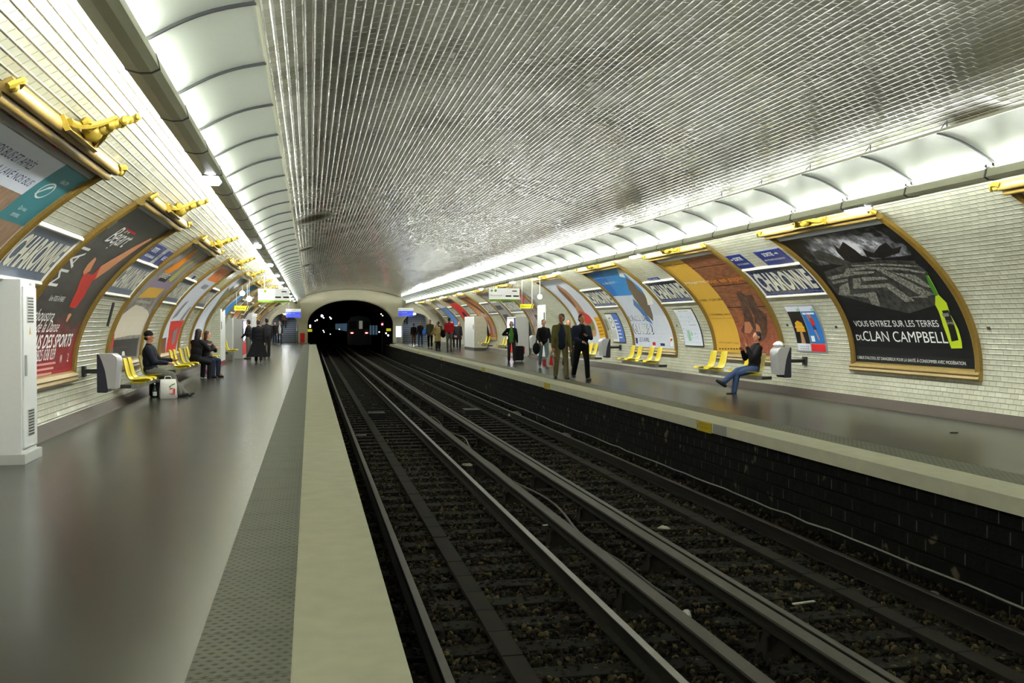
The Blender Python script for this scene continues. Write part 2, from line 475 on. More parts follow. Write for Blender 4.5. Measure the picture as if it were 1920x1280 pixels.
def rock_material():
    m, t, b = nt('ballast_stone'); g = NT(t)
    oi = t.nodes.new('ShaderNodeNewGeometry').outputs['Random Per Island']
    c = g.ramp(oi, [(0.0, srgb(12, 11, 8)), (0.5, srgb(34, 31, 21)), (0.85, srgb(64, 57, 38)), (1.0, srgb(104, 92, 62))])
    t.links.new(c, b.inputs['Base Color']); b.inputs['Roughness'].default_value = 0.8; b.inputs['Specular IOR Level'].default_value = 0.2
    return m
me = bpy.data.meshes.new('ballast_stones')
V = []; Fc = []
rr = random.Random(3)
ico = [(0,0,1),(.89,0,.45),(.28,.85,.45),(-.72,.53,.45),(-.72,-.53,.45),(.28,-.85,.45),(.72,.53,-.45),(-.28,.85,-.45),(-.89,0,-.45),(-.28,-.85,-.45),(.72,-.53,-.45),(0,0,-1)]
icf = [(0,1,2),(0,2,3),(0,3,4),(0,4,5),(0,5,1),(1,6,2),(2,7,3),(3,8,4),(4,9,5),(5,10,1),(6,7,2),(7,8,3),(8,9,4),(9,10,5),(10,6,1),(11,7,6),(11,8,7),(11,9,8),(11,10,9),(11,6,10)]
def rocks(n, y0, y1, pw):
    for _ in range(n):
        y = y0 + (y1 - y0) * rr.random() ** pw; x = rr.uniform(L_EDGE - 0.05, R_EDGE + 0.08)
        s = rr.uniform(0.017, 0.040); R_ = Euler((rr.random() * 6, rr.random() * 6, rr.random() * 6)).to_matrix()
        q = (rr.uniform(.6, 1.2), rr.uniform(.6, 1.2), rr.uniform(.45, .8))
        z = BED_Z + 0.012 + s * 0.3 + max(0, (x - 5.45)) * 0.1
        n0 = len(V)
        for a in ico:
            k = rr.uniform(0.8, 1.15)
            p = R_ @ Vector((a[0] * q[0] * k, a[1] * q[1] * k, a[2] * q[2] * k)) * s
            V.append((x + p.x, y + p.y, z + p.z))
        Fc.extend([(a + n0, b + n0, c + n0) for a, b, c in icf])
rocks(34000, 3.5, 20, 1.35)
rocks(5000, 20, 45, 1.3)
me.from_pydata(V, [], Fc); me.materials.append(rock_material())
o = link('ballast_stones', me); tag(o, 'dark brown crushed stone ballast spread between and around the rails', 'ballast', kind='stuff')

M_STEEL = M('worn_running_steel', srgb(120, 117, 110), 0.3, 1.0, noise=0.15, nscale=8)
M_RUST = M('rusty_dark_rail_web', (0.016, 0.014, 0.011), 0.8, noise=0.4, spec=.2)
M_SLEEP = M('oily_dark_sleeper', srgb(22, 20, 16), 0.85, noise=0.35, nscale=9, bump=0.4, spec=.25)
M_PLANK = M('dark_cable_plank', srgb(30, 27, 21), 0.8, noise=0.3, nscale=6, spec=.25)
def rail(xc, name, label, worn=True, y1=YF + 55):
    root = empty(name, (xc, 0, RAIL_Z - 0.15), label, 'rail')
    mb = MB(); h = 0.15
    mb.profile([(-0.065, 0), (0.065, 0), (0.06, 0.012), (0.012, 0.03), (0.01, h - 0.04), (0.033, h - 0.03), (0.035, h - 0.006), (-0.035, h - 0.006), (-0.033, h - 0.03), (-0.01, h - 0.04), (-0.012, 0.03), (-0.06, 0.012)], YN, y1)
    mb.build('rail_web', M_RUST, root)
    mb = MB(); mb.profile([(-0.034, h - 0.007), (0.034, h - 0.007), (0.03, h), (-0.03, h)], YN, y1)
    p = mb.build('rail_head', M_STEEL if worn else M_STEEL_DULL, root); p['label'] = 'polished running surface'
    return root
M_STEEL_DULL = M('dull_running_steel', srgb(70, 66, 60), 0.45, 0.8, noise=0.2)
rail(0.897, 'running_rail', 'shiny steel running rail closest to the left platform edge')
rail(2.41, 'running_rail', 'shiny steel running rail of the left track on its right side')
rail(3.81, 'running_rail', 'dark running rail tucked beside the right hand conductor rail', False)
rail(5.35, 'running_rail', 'dark running rail closest to the right platform wall', False)
M_TROD = M('scuffed_conductor_bar', srgb(70, 67, 58), 0.5, 0.6, noise=0.3, nscale=14)
def third(xc, label, sgn, ys, lab2):
    root = empty('conductor_rail', (xc, 0, -0.95), label, 'rail')
    mb = MB(); mb.profile([(-0.05, 0.05), (0.05, 0.05), (0.052, 0.06), (0.02, 0.075), (0.02, 0.13), (0.062, 0.14), (0.066, 0.155), (-0.066, 0.155), (-0.062, 0.14), (-0.02, 0.13), (-0.02, 0.075), (-0.052, 0.06)], YN, YF + 40)
    mb.build('bar', M_RUST, root)
    mb = MB(); mb.profile([(-0.064, 0.155), (0.064, 0.155), (0.058, 0.17), (-0.058, 0.17)], YN, YF + 40)
    p = mb.build('contact_face', M_TROD, root); p['label'] = 'scraped grey contact face'
    for y in ys:
        mb = MB()
        mb.loft([[(-0.13, y - 0.11, -0.15), (0.12, y - 0.11, -0.15), (0.12, y + 0.11, -0.15), (-0.13, y + 0.11, -0.15)],
                 [(-0.07, y - 0.06, 0.05), (0.06, y - 0.06, 0.05), (0.06, y + 0.06, 0.05), (-0.07, y + 0.06, 0.05)]])
        mb.box((-0.1, y - 0.09, -0.15), (-0.07, y - 0.05, 0.04)); mb.box((-0.1, y + 0.05, -0.15), (-0.07, y + 0.09, 0.04))
        mb.build('insulator_support', M_RUST, root)
    return root
third(2.79, 'conductor rail with scraped grey top on trapezoid supports beside the left track', 1, [5.75 + 2.65 * i for i in range(28)], '')
third(3.49, 'conductor rail on trapezoid supports beside the right track, doubled by a dark rail', -1, [7.0 + 2.65 * i for i in range(28)], '')
# sleepers: one mesh, individual objects
def sleeper_mesh():
    mb = MB(); mb.box((-1.25, -0.12, -0.1), (1.25, 0.12, 0.0))
    for sx in (-0.755, 0.755):
        for dy in (-0.05, 0.05):
            for dx in (-0.1, 0.1): mb.box((sx + dx - 0.015, dy - 0.015, 0), (sx + dx + 0.015, dy + 0.015, 0.018))
    return mb
first = None
for tr, xc, lab in ((0, 1.655, 'oily dark wooden sleeper under the left track'), (1, 4.58, 'oily dark wooden sleeper under the right track')):
    y = 2.6 + 0.3 * tr
    while y < 79:
        if first is None:
            first = sleeper_mesh().build('railway_sleeper', M_SLEEP, bevel=0.006); o = first
            first.location = (xc, y, BED_Z + 0.034); tag(o, lab, 'sleeper', 'sleepers of the left track')
        else:
            o = copy_tree(first, (xc + rr.uniform(-.02, .02), y + rr.uniform(-.02, .02), BED_Z + 0.034), rr.uniform(-0.006, 0.006), lab, 'sleepers of the left track' if tr == 0 else 'sleepers of the right track')
        y += 0.62
# plank walk in each track: individual boards in one strip thing each
for xc, lab in ((1.475, 'strip of dark cover boards laid end to end in the left track'), (4.86, 'strip of dark cover boards laid end to end in the right track')):
    mb = MB(); y = YN
    while y < YF + 10:
        mb.box((-0.083, y + 0.006, 0), (0.083, y + 0.594, 0.045 + rr.uniform(-0.003, 0.003))); y += 0.6
    o = mb.build('cable_cover_strip', M_PLANK); o.location = (xc, 0, BED_Z + 0.040); tag(o, lab, 'cable cover')
# cables
M_CABLE = M('pale_cable_sheath', srgb(150, 150, 140), 0.6)
M_CABLE_D = M('dark_cable_sheath', srgb(60, 58, 52), 0.5)
mb = MB(); pts = []
y = 4.0
while y < 60: pts.append((R_EDGE + 0.085 + rr.uniform(-.008, .008), y, -0.94 + rr.uniform(-.012, .012))); y += 0.5
mb.tube(pts, 0.011, 6); tag(mb.build('wall_cable', M_CABLE, smooth=True), 'thin pale cable clipped low along the wall under the right platform', 'cable')
mb = MB(); pts = []
for i in range(60):
    y = 9.2 + i * 0.25; pts.append((2.90 + 0.05 * sin(y * 1.7) + 0.04 * sin(y * 0.7), y, -0.80 + 0.03 * sin(y * 1.1)))
pts = [(3.25, 8.4, -1.05), (3.12, 8.7, -0.98), (3.0, 9.0, -0.88)] + pts + [(2.95, 24.5, -1.04)]
mb.tube(pts, 0.013, 6); tag(mb.build('loose_cable', M_CABLE_D, smooth=True), 'loose wavy cable lying over the left conductor rail', 'cable')
mb = MB(); pts = []
for i in range(26):
    y = 3.0 + i * 0.28; pts.append((2.93 + 0.03 * sin(y * 1.3), y, -0.86 - 0.05 * abs(sin(y * 1.2))))
mb.tube(pts, 0.02, 6); tag(mb.build('feeder_cable', M_CABLE_D, smooth=True), 'thick dark sagging cable strung beside the left conductor rail near the camera', 'cable')
# ================================================================== LIGHTING BANDS
M_DUCT = M('grey_green_enamel', srgb(206, 206, 178), 0.35, noise=0.05)
M_DUCTD = M('dark_joint_band', srgb(70, 72, 76), 0.4)
M_REFL = M('white_enamel_reflector', srgb(220, 226, 216), 0.35, noise=0.03)
M_TUBE = emis('fluorescent_glow', (0.97, 1.0, 0.95), TUBE_POWER)
M_TUBE_IN = emis('fluorescent_glow_inner', (0.97, 1.0, 0.97), TUBE_IN_POWER)
M_TUBE_UP = emis('fluorescent_glow_upper', (0.97, 1.0, 0.96), TUBE_UP_POWER)
M_LAMP = emis('service_lamp_glow', (0.9, 0.94, 1.0), 14.0)
MOD = 1.53
def duct_section(s):
    # profile in metres from the vault axis, s=+1 right, -1 left
    P = [(4.18, 3.115), (4.20, 3.205), (4.23, 3.225), (4.36, 3.225), (4.40, 3.15), (4.385, 3.10), (4.30, 3.082), (4.23, 3.088)]
    root = empty('lighting_duct', (0, 0, 3.1), 'x', 'duct')
    mb = MB(); mb.profile([(CX + s * a, b - 3.1) for a, b in P], 0.02, MOD - 0.0)
    mb.build('duct_body', M_DUCT, root)
    mb = MB(); c = (sum(a for a, _ in P) / 8, sum(b for _, b in P) / 8)
    mb.profile([(CX + s * (c[0] + (a - c[0]) * 1.05), c[1] + (b - c[1]) * 1.07 - 3.1) for a, b in P], -0.012, 0.018)
    p = mb.build('joint_band', M_DUCTD, root); p['label'] = 'dark joint band'
    mb = MB()   # hanger arm from the duct up to the vault
    top = vault(s, 0.0, S_TOT * 0 + 4.46 if False else 4.2)
    e = vault(s, 0.0, 0.0)
    zt = EZ + EB * sqrt(1 - (4.42 / EA) ** 2)
    mb.tube([(CX + s * 4.36, 0, 0.12), (CX + s * 4.44, 0, 0.2), (CX + s * 4.42, 0, zt - 3.1)], 0.009, 6)
    mb.build('hanger_arm', M_DUCTD, root)
    return root
def reflector(s):
    root = empty('reflector_panel', (0, 0, 3.4), 'x', 'lighting reflector')
    top = []; n = 8
    for i in range(n + 1):
        t = i / n; a = 3.572 + (4.30 - 3.572) * t
        z = 3.59 - 0.305 * t + 0.05 * sin(pi * t)
        top.append((a, z))
    pr = [(a, z) for a, z in top] + [(a, z + 0.006) for a, z in reversed(top)]
    mb = MB(); mb.loft([[(CX + s * a, y, z - 3.4) for a, z in pr] for y in (0.006, MOD - 0.006)])
    mb.build('curved_sheet', M_REFL, root, smooth=True)
    mb = MB(); mb.box((-0.012, 0, -0.012), (0.012, MOD, 0.02), mat=Matrix.Translation((CX + s * 3.567, 0, 0.19)))
    mb.build('edge_lip', M_DUCT, root)
    mb = MB()
    for i in range(n):
        (a, z), (a2, z2) = top[i], top[i + 1]
        mb.loft([[(CX + s * a, -0.012, z - 3.4 - 0.022), (CX + s * a, 0.012, z - 3.4 - 0.022), (CX + s * a, 0.012, z - 3.4), (CX + s * a, -0.012, z - 3.4)],
                 [(CX + s * a2, -0.012, z2 - 3.4 - 0.022), (CX + s * a2, 0.012, z2 - 3.4 - 0.022), (CX + s * a2, 0.012, z2 - 3.4), (CX + s * a2, -0.012, z2 - 3.4)]])
    mb.build('seam_rib', M_DUCTD, root)
    mb = MB(); a = 3.70; zt = EZ + EB * sqrt(1 - (a / EA) ** 2)
    mb.tube([(CX + s * a, 0.0, 0.17), (CX + s * a, 0.0, zt - 3.39)], 0.008, 5)
    mb.tube([(CX + s * 3.6, 0.0, 0.2), (CX + s * 3.68, 0.0, zt - 3.42)], 0.006, 5)
    mb.build('bracket', M_DUCTD, root)
    return root
def tube_light(s, a, z, mat, nm='fluorescent_tube'):
    root = empty(nm, (0, 0, z), 'x', 'light')
    mb = MB(); mb.tube([(CX + s * a, 0.09, 0), (CX + s * a, MOD - 0.09, 0)], 0.019, 8)
    mb.build('glowing_tube', mat, root, smooth=True)
    for y in (0.04, MOD - 0.08):
        mb = MB(); mb.tube([(CX + s * a, y, 0), (CX + s * a, y + 0.045, 0)], 0.022, 8); mb.build('tube_cap', M_DUCTD, root)
    return root
nmod = int((YF - 0.6 - YN) / MOD)
Y_MOD0 = 0.62 - 4 * MOD
NONE_UP = {-1: (22.3, 23.9, 31.6, 44.3, 56.0), 1: (8.2, 9.7, 21.7, 47.0, 60.0)}      # burnt-out upper tubes leave dark patches on the vault
for s, side in ((-1, 'left'), (1, 'right')):
    d0 = duct_section(s); r0 = reflector(s); t0 = tube_light(s, 4.375, 3.265, M_TUBE); i0 = tube_light(s, 4.255, 3.25, M_TUBE_IN, 'inner_fluorescent_tube'); u0 = tube_light(s, 3.83, 3.63, M_TUBE_UP, 'upper_fluorescent_tube')
    for i in range(nmod):
        y = Y_MOD0 + i * MOD
        if y + MOD > YF - 0.5: break
        for k, (o0, z, lab, grp) in enumerate(((d0, 3.1, 'grey enamel lighting duct length hung along the %s wall' % side, '%s lighting duct lengths' % side),
                               (r0, 3.4, 'curved white reflector panel above the %s lighting duct' % side, '%s reflector panels' % side),
                               (t0, 3.265, 'fluorescent tube lying above the %s lighting duct' % side, '%s wall tubes' % side),
                               (i0, 3.25, 'fluorescent tube between the %s lighting duct and its reflector' % side, '%s inner tubes' % side),
                               (u0, 3.63, 'fluorescent tube between the %s reflector and the vault' % side, '%s vault tubes' % side))):
            if k == 4 and any(abs(y + MOD / 2 - q) < MOD / 2 for q in NONE_UP[s]): continue
            if i == 0: o0.location = (0, y, z); tag(o0, lab, None, grp)
            else: copy_tree(o0, (0, y, z), None, lab, grp)
# small service lamps under the ducts
def lamp(s, y, label):
    a = 4.29
    root = empty('service_lamp', (CX + s * a, y, 3.08), label, 'lamp', 'service lamps under the ducts')
    mb = MB(); mb.box((-0.085, 0, 0.0), (0.085, 0.5, 0.012)); mb.build('lamp_housing', M_DUCTD, root)
    mb = MB(); mb.loft([[(-0.08, 0.02, 0), (0.08, 0.02, 0), (0.08, 0.48, 0), (-0.08, 0.48, 0)], [(-0.05, 0.05, -0.045), (0.05, 0.05, -0.045), (0.05, 0.45, -0.045), (-0.05, 0.45, -0.045)]])
    mb.build('lit_diffuser', M_LAMP, root)
for s, ys in ((-1, (11.2, 20.6, 27.2, 33.0, 38.6, 44.5, 50, 56, 62, 68)), (1, (12.35, 22.0, 29.6, 36.5, 43.5, 50, 57, 64, 71))):
    for k, y in enumerate(ys): lamp(s, y, 'bright lamp under the %s duct, number %s from the camera' % ('left' if s < 0 else 'right', ['one','two','three','four','five','six','seven','eight','nine','ten'][k]))
ART = r"""
ART_R1 = [('poly', 'black', [(0.13, 0.8), (3.55, 0.8), (3.55, 3.62), (0.13, 3.62)]), ('poly', 'nightsky', [(0.15, 2.86), (3.52, 2.86), (3.52, 3.6), (0.15, 3.6)]), ('poly', 'hedge_dk', [(0.731, 3.233), (0.981, 3.242), (1.212, 3.082), (1.373, 2.938), (2.258, 2.851), (3.222, 2.729), (3.134, 2.648), (1.05, 2.827), (0.564, 3.019)]), ('poly', 'black2', [(1.601, 3.357), (1.603, 3.204), (1.937, 3.357), (1.966, 3.251), (1.998, 3.137), (2.015, 2.977), (2.172, 2.91), (2.222, 2.822), (1.553, 2.81), (1.411, 2.934), (1.432, 3.113)]), ('poly', 'black2', [(2.232, 3.145), (2.291, 3.068), (2.406, 3.003), (2.726, 3.136), (2.998, 3.204), (2.975, 3.038), (3.262, 3.069), (3.031, 2.934), (2.501, 2.86), (2.119, 2.932)]), ('poly', 'hedge_dk', [(0.423, 2.702), (1.504, 2.838), (2.432, 2.802), (3.186, 2.697), (3.282, 2.492), (3.211, 2.277), (3.059, 2.022), (3.046, 1.872), (2.15, 1.714), (1.391, 1.857), (0.249, 2.151), (0.24, 2.44)]), ('poly', 'hedge', [(1.141, 2.485), (1.379, 2.486), (1.258, 2.337), (2.075, 2.338), (2.384, 2.019), (2.879, 2.054), (2.842, 1.965), (2.2, 1.932), (1.928, 2.23), (0.916, 2.262)]), ('poly', 'hedge', [(0.551, 2.342), (0.893, 2.404), (0.695, 2.134), (1.519, 2.161), (1.412, 1.857), (1.179, 1.903), (1.198, 2.044), (0.295, 2.149)]), ('poly', 'hedge', [(2.016, 2.647), (2.233, 2.63), (2.944, 2.13), (3.08, 2.047), (2.746, 2.02), (2.521, 2.175)]), ('poly', 'hedge', [(1.377, 2.408), (2.147, 2.408), (2.051, 2.465), (1.435, 2.498)]), ('poly', 'hedge', [(2.382, 2.557), (2.925, 2.446), (3.12, 2.175), (2.973, 2.203), (2.71, 2.374)]), ('poly', 'hedge', [(0.393, 2.566), (1.258, 2.64), (1.966, 2.603), (1.88, 2.562), (1.248, 2.558), (0.404, 2.497)]), ('poly', 'hedge', [(1.173, 2.713), (1.864, 2.723), (2.748, 2.62), (3.25, 2.494), (3.187, 2.465), (2.635, 2.583), (1.794, 2.664), (1.137, 2.649)]), ('poly', 'hedge', [(0.403, 2.458), (0.997, 2.494), (0.934, 2.44), (0.375, 2.393)]), ('poly', 'hedge', [(1.446, 2.792), (2.371, 2.75), (3.011, 2.664), (3.201, 2.613), (2.97, 2.626), (2.26, 2.722), (1.478, 2.749)]), ('poly', 'hedge', [(0.94, 2.596), (1.291, 2.737), (1.332, 2.7), (1.032, 2.524)]), ('text', 'white', 'VOUS ENTREZ SUR LES TERRES', (0.325, 1.469, 2.824, 1.586), {'serif': 1}), ('text', 'white', 'DU', (0.262, 1.202, 0.528, 1.308), {'serif': 1}), ('text', 'white', 'CLAN CAMPBELL', (0.506, 1.19, 2.942, 1.383), {'serif': 1}), ('text', 'white', "L'ABUS D'ALCOOL EST DANGEREUX POUR LA SANTÉ. À CONSOMMER AVEC MODÉRATION.", (0.204, 0.85, 3.323, 0.918), {}), ('poly', 'lime', [(3.185, 2.429), (3.249, 2.424), (3.178, 2.043), (3.26, 1.891), (3.213, 1.7), (3.275, 1.426), (3.278, 1.228), (3.263, 1.12), (2.991, 1.109), (2.954, 1.245), (2.927, 1.493), (2.961, 1.752), (2.953, 1.862), (3.076, 2.021), (3.1, 2.229)]), ('poly', 'bottlegreen', [(3.185, 2.429), (3.236, 2.425), (3.171, 2.043), (3.075, 2.016), (3.1, 2.229)]), ('poly', 'black2', [(3.052, 1.755), (3.216, 1.762), (3.21, 1.249), (3.031, 1.224)]), ('text', 'greytxt', 'CLAN', (3.027, 1.573, 3.233, 1.625), {}), ('text', 'greytxt', 'CAMPBELL', (3.02, 1.511, 3.259, 1.556), {}), ('poly', 'grey', [(3.014, 1.703), (3.187, 1.712), (3.174, 1.654), (3.021, 1.644)])]
ART_R2 = [('poly', 'ochre', [(0.13, 0.8), (1.5446666666666669, 0.8), (1.5446666666666669, 3.62), (0.13, 3.62)]), ('poly', 'wood', [(1.5446666666666669, 0.8), (3.62, 0.8), (3.62, 3.62), (1.5446666666666669, 3.62)]), ('poly', 'wood_red', [(1.5446666666666669, 0.8), (3.62, 0.8), (3.62, 1.55), (1.5446666666666669, 1.55)]), ('poly', 'black2', [(1.5446666666666669, 3.232), (3.62, 3.232), (3.62, 3.2560000000000002), (1.5446666666666669, 3.2560000000000002)]), ('poly', 'black2', [(1.5446666666666669, 2.59), (3.62, 2.59), (3.62, 2.614), (1.5446666666666669, 2.614)]), ('poly', 'black2', [(1.5446666666666669, 1.95), (3.62, 1.95), (3.62, 1.974), (1.5446666666666669, 1.974)]), ('poly', 'leather', [(2.55, 2.347), (2.82, 2.378), (2.919, 2.291), (2.691, 1.904), (2.538, 1.42), (2.183, 1.27), (1.816, 1.294), (1.743, 1.364), (2.072, 1.542), (2.326, 1.911)]), ('poly', 'leather', [(2.892, 2.271), (3.262, 2.277), (3.15, 1.896), (3.38, 1.748), (3.0, 1.238), (2.765, 1.104), (2.487, 1.132), (2.444, 1.334), (2.753, 1.719), (2.727, 1.903)]), ('poly', 'boot_lt', [(2.103, 1.578), (2.366, 1.578), (2.416, 1.402), (2.195, 1.29), (1.898, 1.302)]), ('poly', 'boot_lt', [(2.667, 1.542), (2.793, 1.472), (2.771, 1.202), (2.604, 1.15), (2.46, 1.232)]), ('text', 'black2', 'MUSÉE MAILLOL', (0.088, 3.445, 1.761, 3.51), {}), ('text', 'white', 'Magritte', (0.227, 2.731, 1.682, 2.828), {}), ('text', 'orange', 'tout en papier', (1.489, 2.669, 3.714, 2.829), {}), ('text', 'black2', '8 MARS - 19 JUIN 2006', (0.206, 2.158, 1.57, 2.243), {}), ('text', 'black2', '61, RUE DE GRENELLE - PARIS VII', (0.258, 1.751, 1.52, 1.808), {}), ('text', 'brown', 'TOUS LES JOURS SAUF LE MARDI', (0.244, 1.655, 1.544, 1.692), {}), ('text', 'brown', 'EXPOSITION DE DESSINS ET COLLAGES', (0.306, 1.025, 1.471, 1.068), {}), ('poly', 'black2', [(0.274, 0.895), (0.379, 0.898), (0.393, 0.869), (0.288, 0.867)]), ('poly', 'black2', [(0.449, 0.899), (0.553, 0.902), (0.566, 0.874), (0.462, 0.871)]), ('poly', 'black2', [(0.621, 0.903), (0.723, 0.906), (0.736, 0.878), (0.634, 0.875)]), ('poly', 'black2', [(0.791, 0.907), (0.892, 0.91), (0.904, 0.882), (0.804, 0.88)]), ('poly', 'black2', [(0.959, 0.911), (1.058, 0.914), (1.07, 0.886), (0.971, 0.884)]), ('poly', 'black2', [(1.124, 0.915), (1.222, 0.918), (1.234, 0.89), (1.136, 0.888)]), ('poly', 'black2', [(1.287, 0.919), (1.384, 0.921), (1.396, 0.894), (1.299, 0.892)]), ('poly', 'black2', [(1.448, 0.923), (1.544, 0.925), (1.555, 0.898), (1.46, 0.896)])]
ART_R3 = [('poly', 'ice', [(0.13, 0.8), (3.62, 0.8), (3.62, 3.62), (0.13, 3.62)]), ('poly', 'skyblue', [(0.228, 3.801), (3.388, 3.802), (3.349, 3.621), (3.141, 3.109), (3.165, 2.513), (2.011, 2.559), (0.136, 2.579), (0.036, 3.106)]), ('poly', 'skyblue2', [(0.228, 3.801), (1.989, 3.81), (1.239, 3.3), (0.663, 2.614), (0.136, 2.579), (0.036, 3.106)]), ('poly', 'white', [(3.234, 3.69), (3.389, 3.561), (2.958, 3.275), (2.653, 3.353)]), ('poly', 'iceblue', [(1.76, 2.436), (1.85, 2.222), (1.93, 1.981), (2.159, 1.505), (1.749, 1.648), (1.546, 1.988), (1.393, 2.193)]), ('poly', 'rock', [(2.958, 3.275), (3.141, 3.109), (2.894, 2.79), (2.993, 2.519), (2.767, 2.198), (2.502, 1.823), (2.275, 1.61), (1.99, 1.829), (1.874, 2.181), (1.935, 2.474), (2.192, 2.827)]), ('poly', 'white', [(3.244, 2.863), (3.482, 2.714), (3.369, 2.381), (3.119, 2.189), (2.612, 2.163), (3.002, 2.477)]), ('text', 'white', "AUJOURD'HUI...", (0.117, 3.398, 2.305, 3.437), {}), ('text', 'white', 'IL REVIENT !', (0.449, 3.107, 1.894, 3.197), {}), ('text', 'outline', "L'ÂGE DE", (0.203, 1.636, 1.858, 1.838), {'bold': 1}), ('text', 'white', "L'ÂGE DE", (0.291, 1.655, 1.789, 1.824), {}), ('text', 'outline', 'GLACE 2', (0.194, 1.199, 2.019, 1.533), {'bold': 1}), ('text', 'white', 'GLACE 2', (0.27, 1.217, 1.947, 1.519), {}), ('text', 'navy', 'LE 5 AVRIL', (0.577, 0.962, 1.503, 1.094), {}), ('poly', 'red', [(1.74, 0.965), (1.997, 0.969), (2.002, 0.872), (1.747, 0.873)]), ('poly', 'navy', [(2.416, 0.945), (2.777, 0.945), (2.797, 0.87), (2.437, 0.868)]), ('poly', 'white', [(3.263, 1.133), (3.496, 1.136), (3.458, 0.871), (3.234, 0.866)]), ('poly', 'red', [(3.284, 1.086), (3.446, 1.104), (3.419, 0.994), (3.276, 0.976)]), ('poly', 'navy', [(0.228, 1.077), (0.418, 1.079), (0.393, 0.89), (0.228, 0.904)])]
ART_R4 = [('poly', 'ice', [(0.13, 0.8), (3.57, 0.8), (3.57, 3.62), (0.13, 3.62)]), ('poly', 'tan', [(1.75, 3.417), (2.039, 3.384), (2.232, 3.124), (2.107, 2.713), (2.07, 2.287), (2.024, 1.995), (2.365, 1.875), (2.521, 1.632), (2.5, 1.3), (2.382, 1.119), (2.123, 1.025), (1.788, 1.053), (1.308, 1.19), (0.951, 1.419), (0.949, 1.728), (1.179, 2.155), (1.135, 2.635), (1.228, 3.052)]), ('poly', 'brown', [(1.607, 3.324), (1.74, 3.216), (1.698, 2.729), (1.511, 2.3), (1.254, 2.254), (1.135, 2.693), (1.243, 3.083)]), ('poly', 'redpaint', [(1.365, 2.102), (2.024, 1.995), (2.365, 1.875), (2.448, 1.676), (1.786, 1.505), (1.318, 1.681), (1.203, 1.911)]), ('poly', 'olive', [(1.394, 1.636), (1.786, 1.505), (2.448, 1.676), (2.432, 1.464), (2.321, 1.299), (1.689, 1.295)]), ('poly', 'yellow', [(2.778, 1.795), (3.542, 1.806), (3.572, 1.082), (2.75, 1.002)]), ('poly', 'brown', [(2.882, 1.673), (3.408, 1.688), (3.409, 1.662), (2.878, 1.644)]), ('poly', 'brown', [(2.826, 1.539), (3.35, 1.555), (3.357, 1.53), (2.828, 1.51)]), ('poly', 'brown', [(2.799, 1.407), (3.321, 1.424), (3.334, 1.4), (2.808, 1.378)]), ('poly', 'brown', [(2.802, 1.278), (3.32, 1.297), (3.338, 1.273), (2.818, 1.25)]), ('poly', 'brown', [(2.834, 1.151), (3.347, 1.172), (3.37, 1.149), (2.856, 1.124)])]
ART_L1 = [('poly', 'parquet', [(0.13, 0.8), (3.44, 0.8), (3.44, 3.55), (0.13, 3.55)])]
ART_L2 = [('poly', 'bejart', [(0.13, 0.78), (3.38, 0.78), (3.38, 3.5), (0.13, 3.5)]), ('text', 'white', 'Béjart', (0.929, 2.773, 2.101, 3.174), {'shear': 0.25}), ('poly', 'red', [(1.146, 3.161), (1.16, 3.19), (1.902, 3.172), (1.935, 3.137)]), ('text', 'white', '06', (0.446, 2.754, 0.456, 2.897), {}), ('text', 'white', '03', (0.405, 3.051, 0.441, 3.205), {}), ('text', 'white', 'MAI', (0.331, 2.058, 0.751, 2.698), {'rot': 1}), ('poly', 'fleshlight', [(2.968, 3.22), (3.087, 3.207), (2.924, 2.804), (2.698, 2.465), (2.418, 2.267), (2.234, 2.272), (2.091, 2.501), (2.483, 2.78)]), ('poly', 'redpaint', [(1.524, 2.339), (2.216, 2.33), (2.392, 2.173), (2.549, 1.972), (2.496, 1.772), (2.078, 1.777), (1.913, 2.034), (1.69, 2.196)]), ('poly', 'fleshlight', [(1.341, 2.603), (1.474, 2.584), (1.75, 2.38), (1.606, 2.303), (1.435, 2.342), (1.329, 2.47)]), ('poly', 'redpaint', [(2.046, 2.514), (2.418, 2.267), (2.199, 2.194), (2.074, 2.34)]), ('poly', 'fleshlight', [(2.335, 1.688), (2.446, 1.662), (2.391, 1.551), (2.294, 1.561), (2.249, 1.66)]), ('text', 'white', '1ère FOIS À PARIS', (0.812, 1.85, 1.555, 1.951), {}), ('text', 'white', 'Zarathoustra', (0.020000000000000018, 1.558, 1.52, 1.728), {'shear': 0.2}), ('text', 'white', 'le chant de la Danse', (0.04999999999999982, 1.3980000000000001, 2.05, 1.568), {'shear': 0.2}), ('text', 'white', 'PALAIS DES SPORTS', (0.5060000000000002, 1.165, 3.056, 1.365), {'shear': 0.1, 'bold': 1}), ('text', 'white', 'LOC. 0825 038 039', (0.758, 0.9959999999999999, 2.258, 1.156), {}), ('text', 'white', '2', (3.002, 0.937, 3.081, 1.06), {}), ('text', 'white', 'www', (2.564, 0.929, 2.681, 1.047), {}), ('poly', 'pink', [(1.039, 0.9309999999999999), (2.339, 0.9309999999999999), (2.339, 0.961), (1.039, 0.961)]), ('poly', 'pink', [(1.039, 0.861), (2.239, 0.861), (2.239, 0.891), (1.039, 0.891)]), ('poly', 'pink', [(1.039, 0.7909999999999999), (2.139, 0.7909999999999999), (2.139, 0.821), (1.039, 0.821)])]
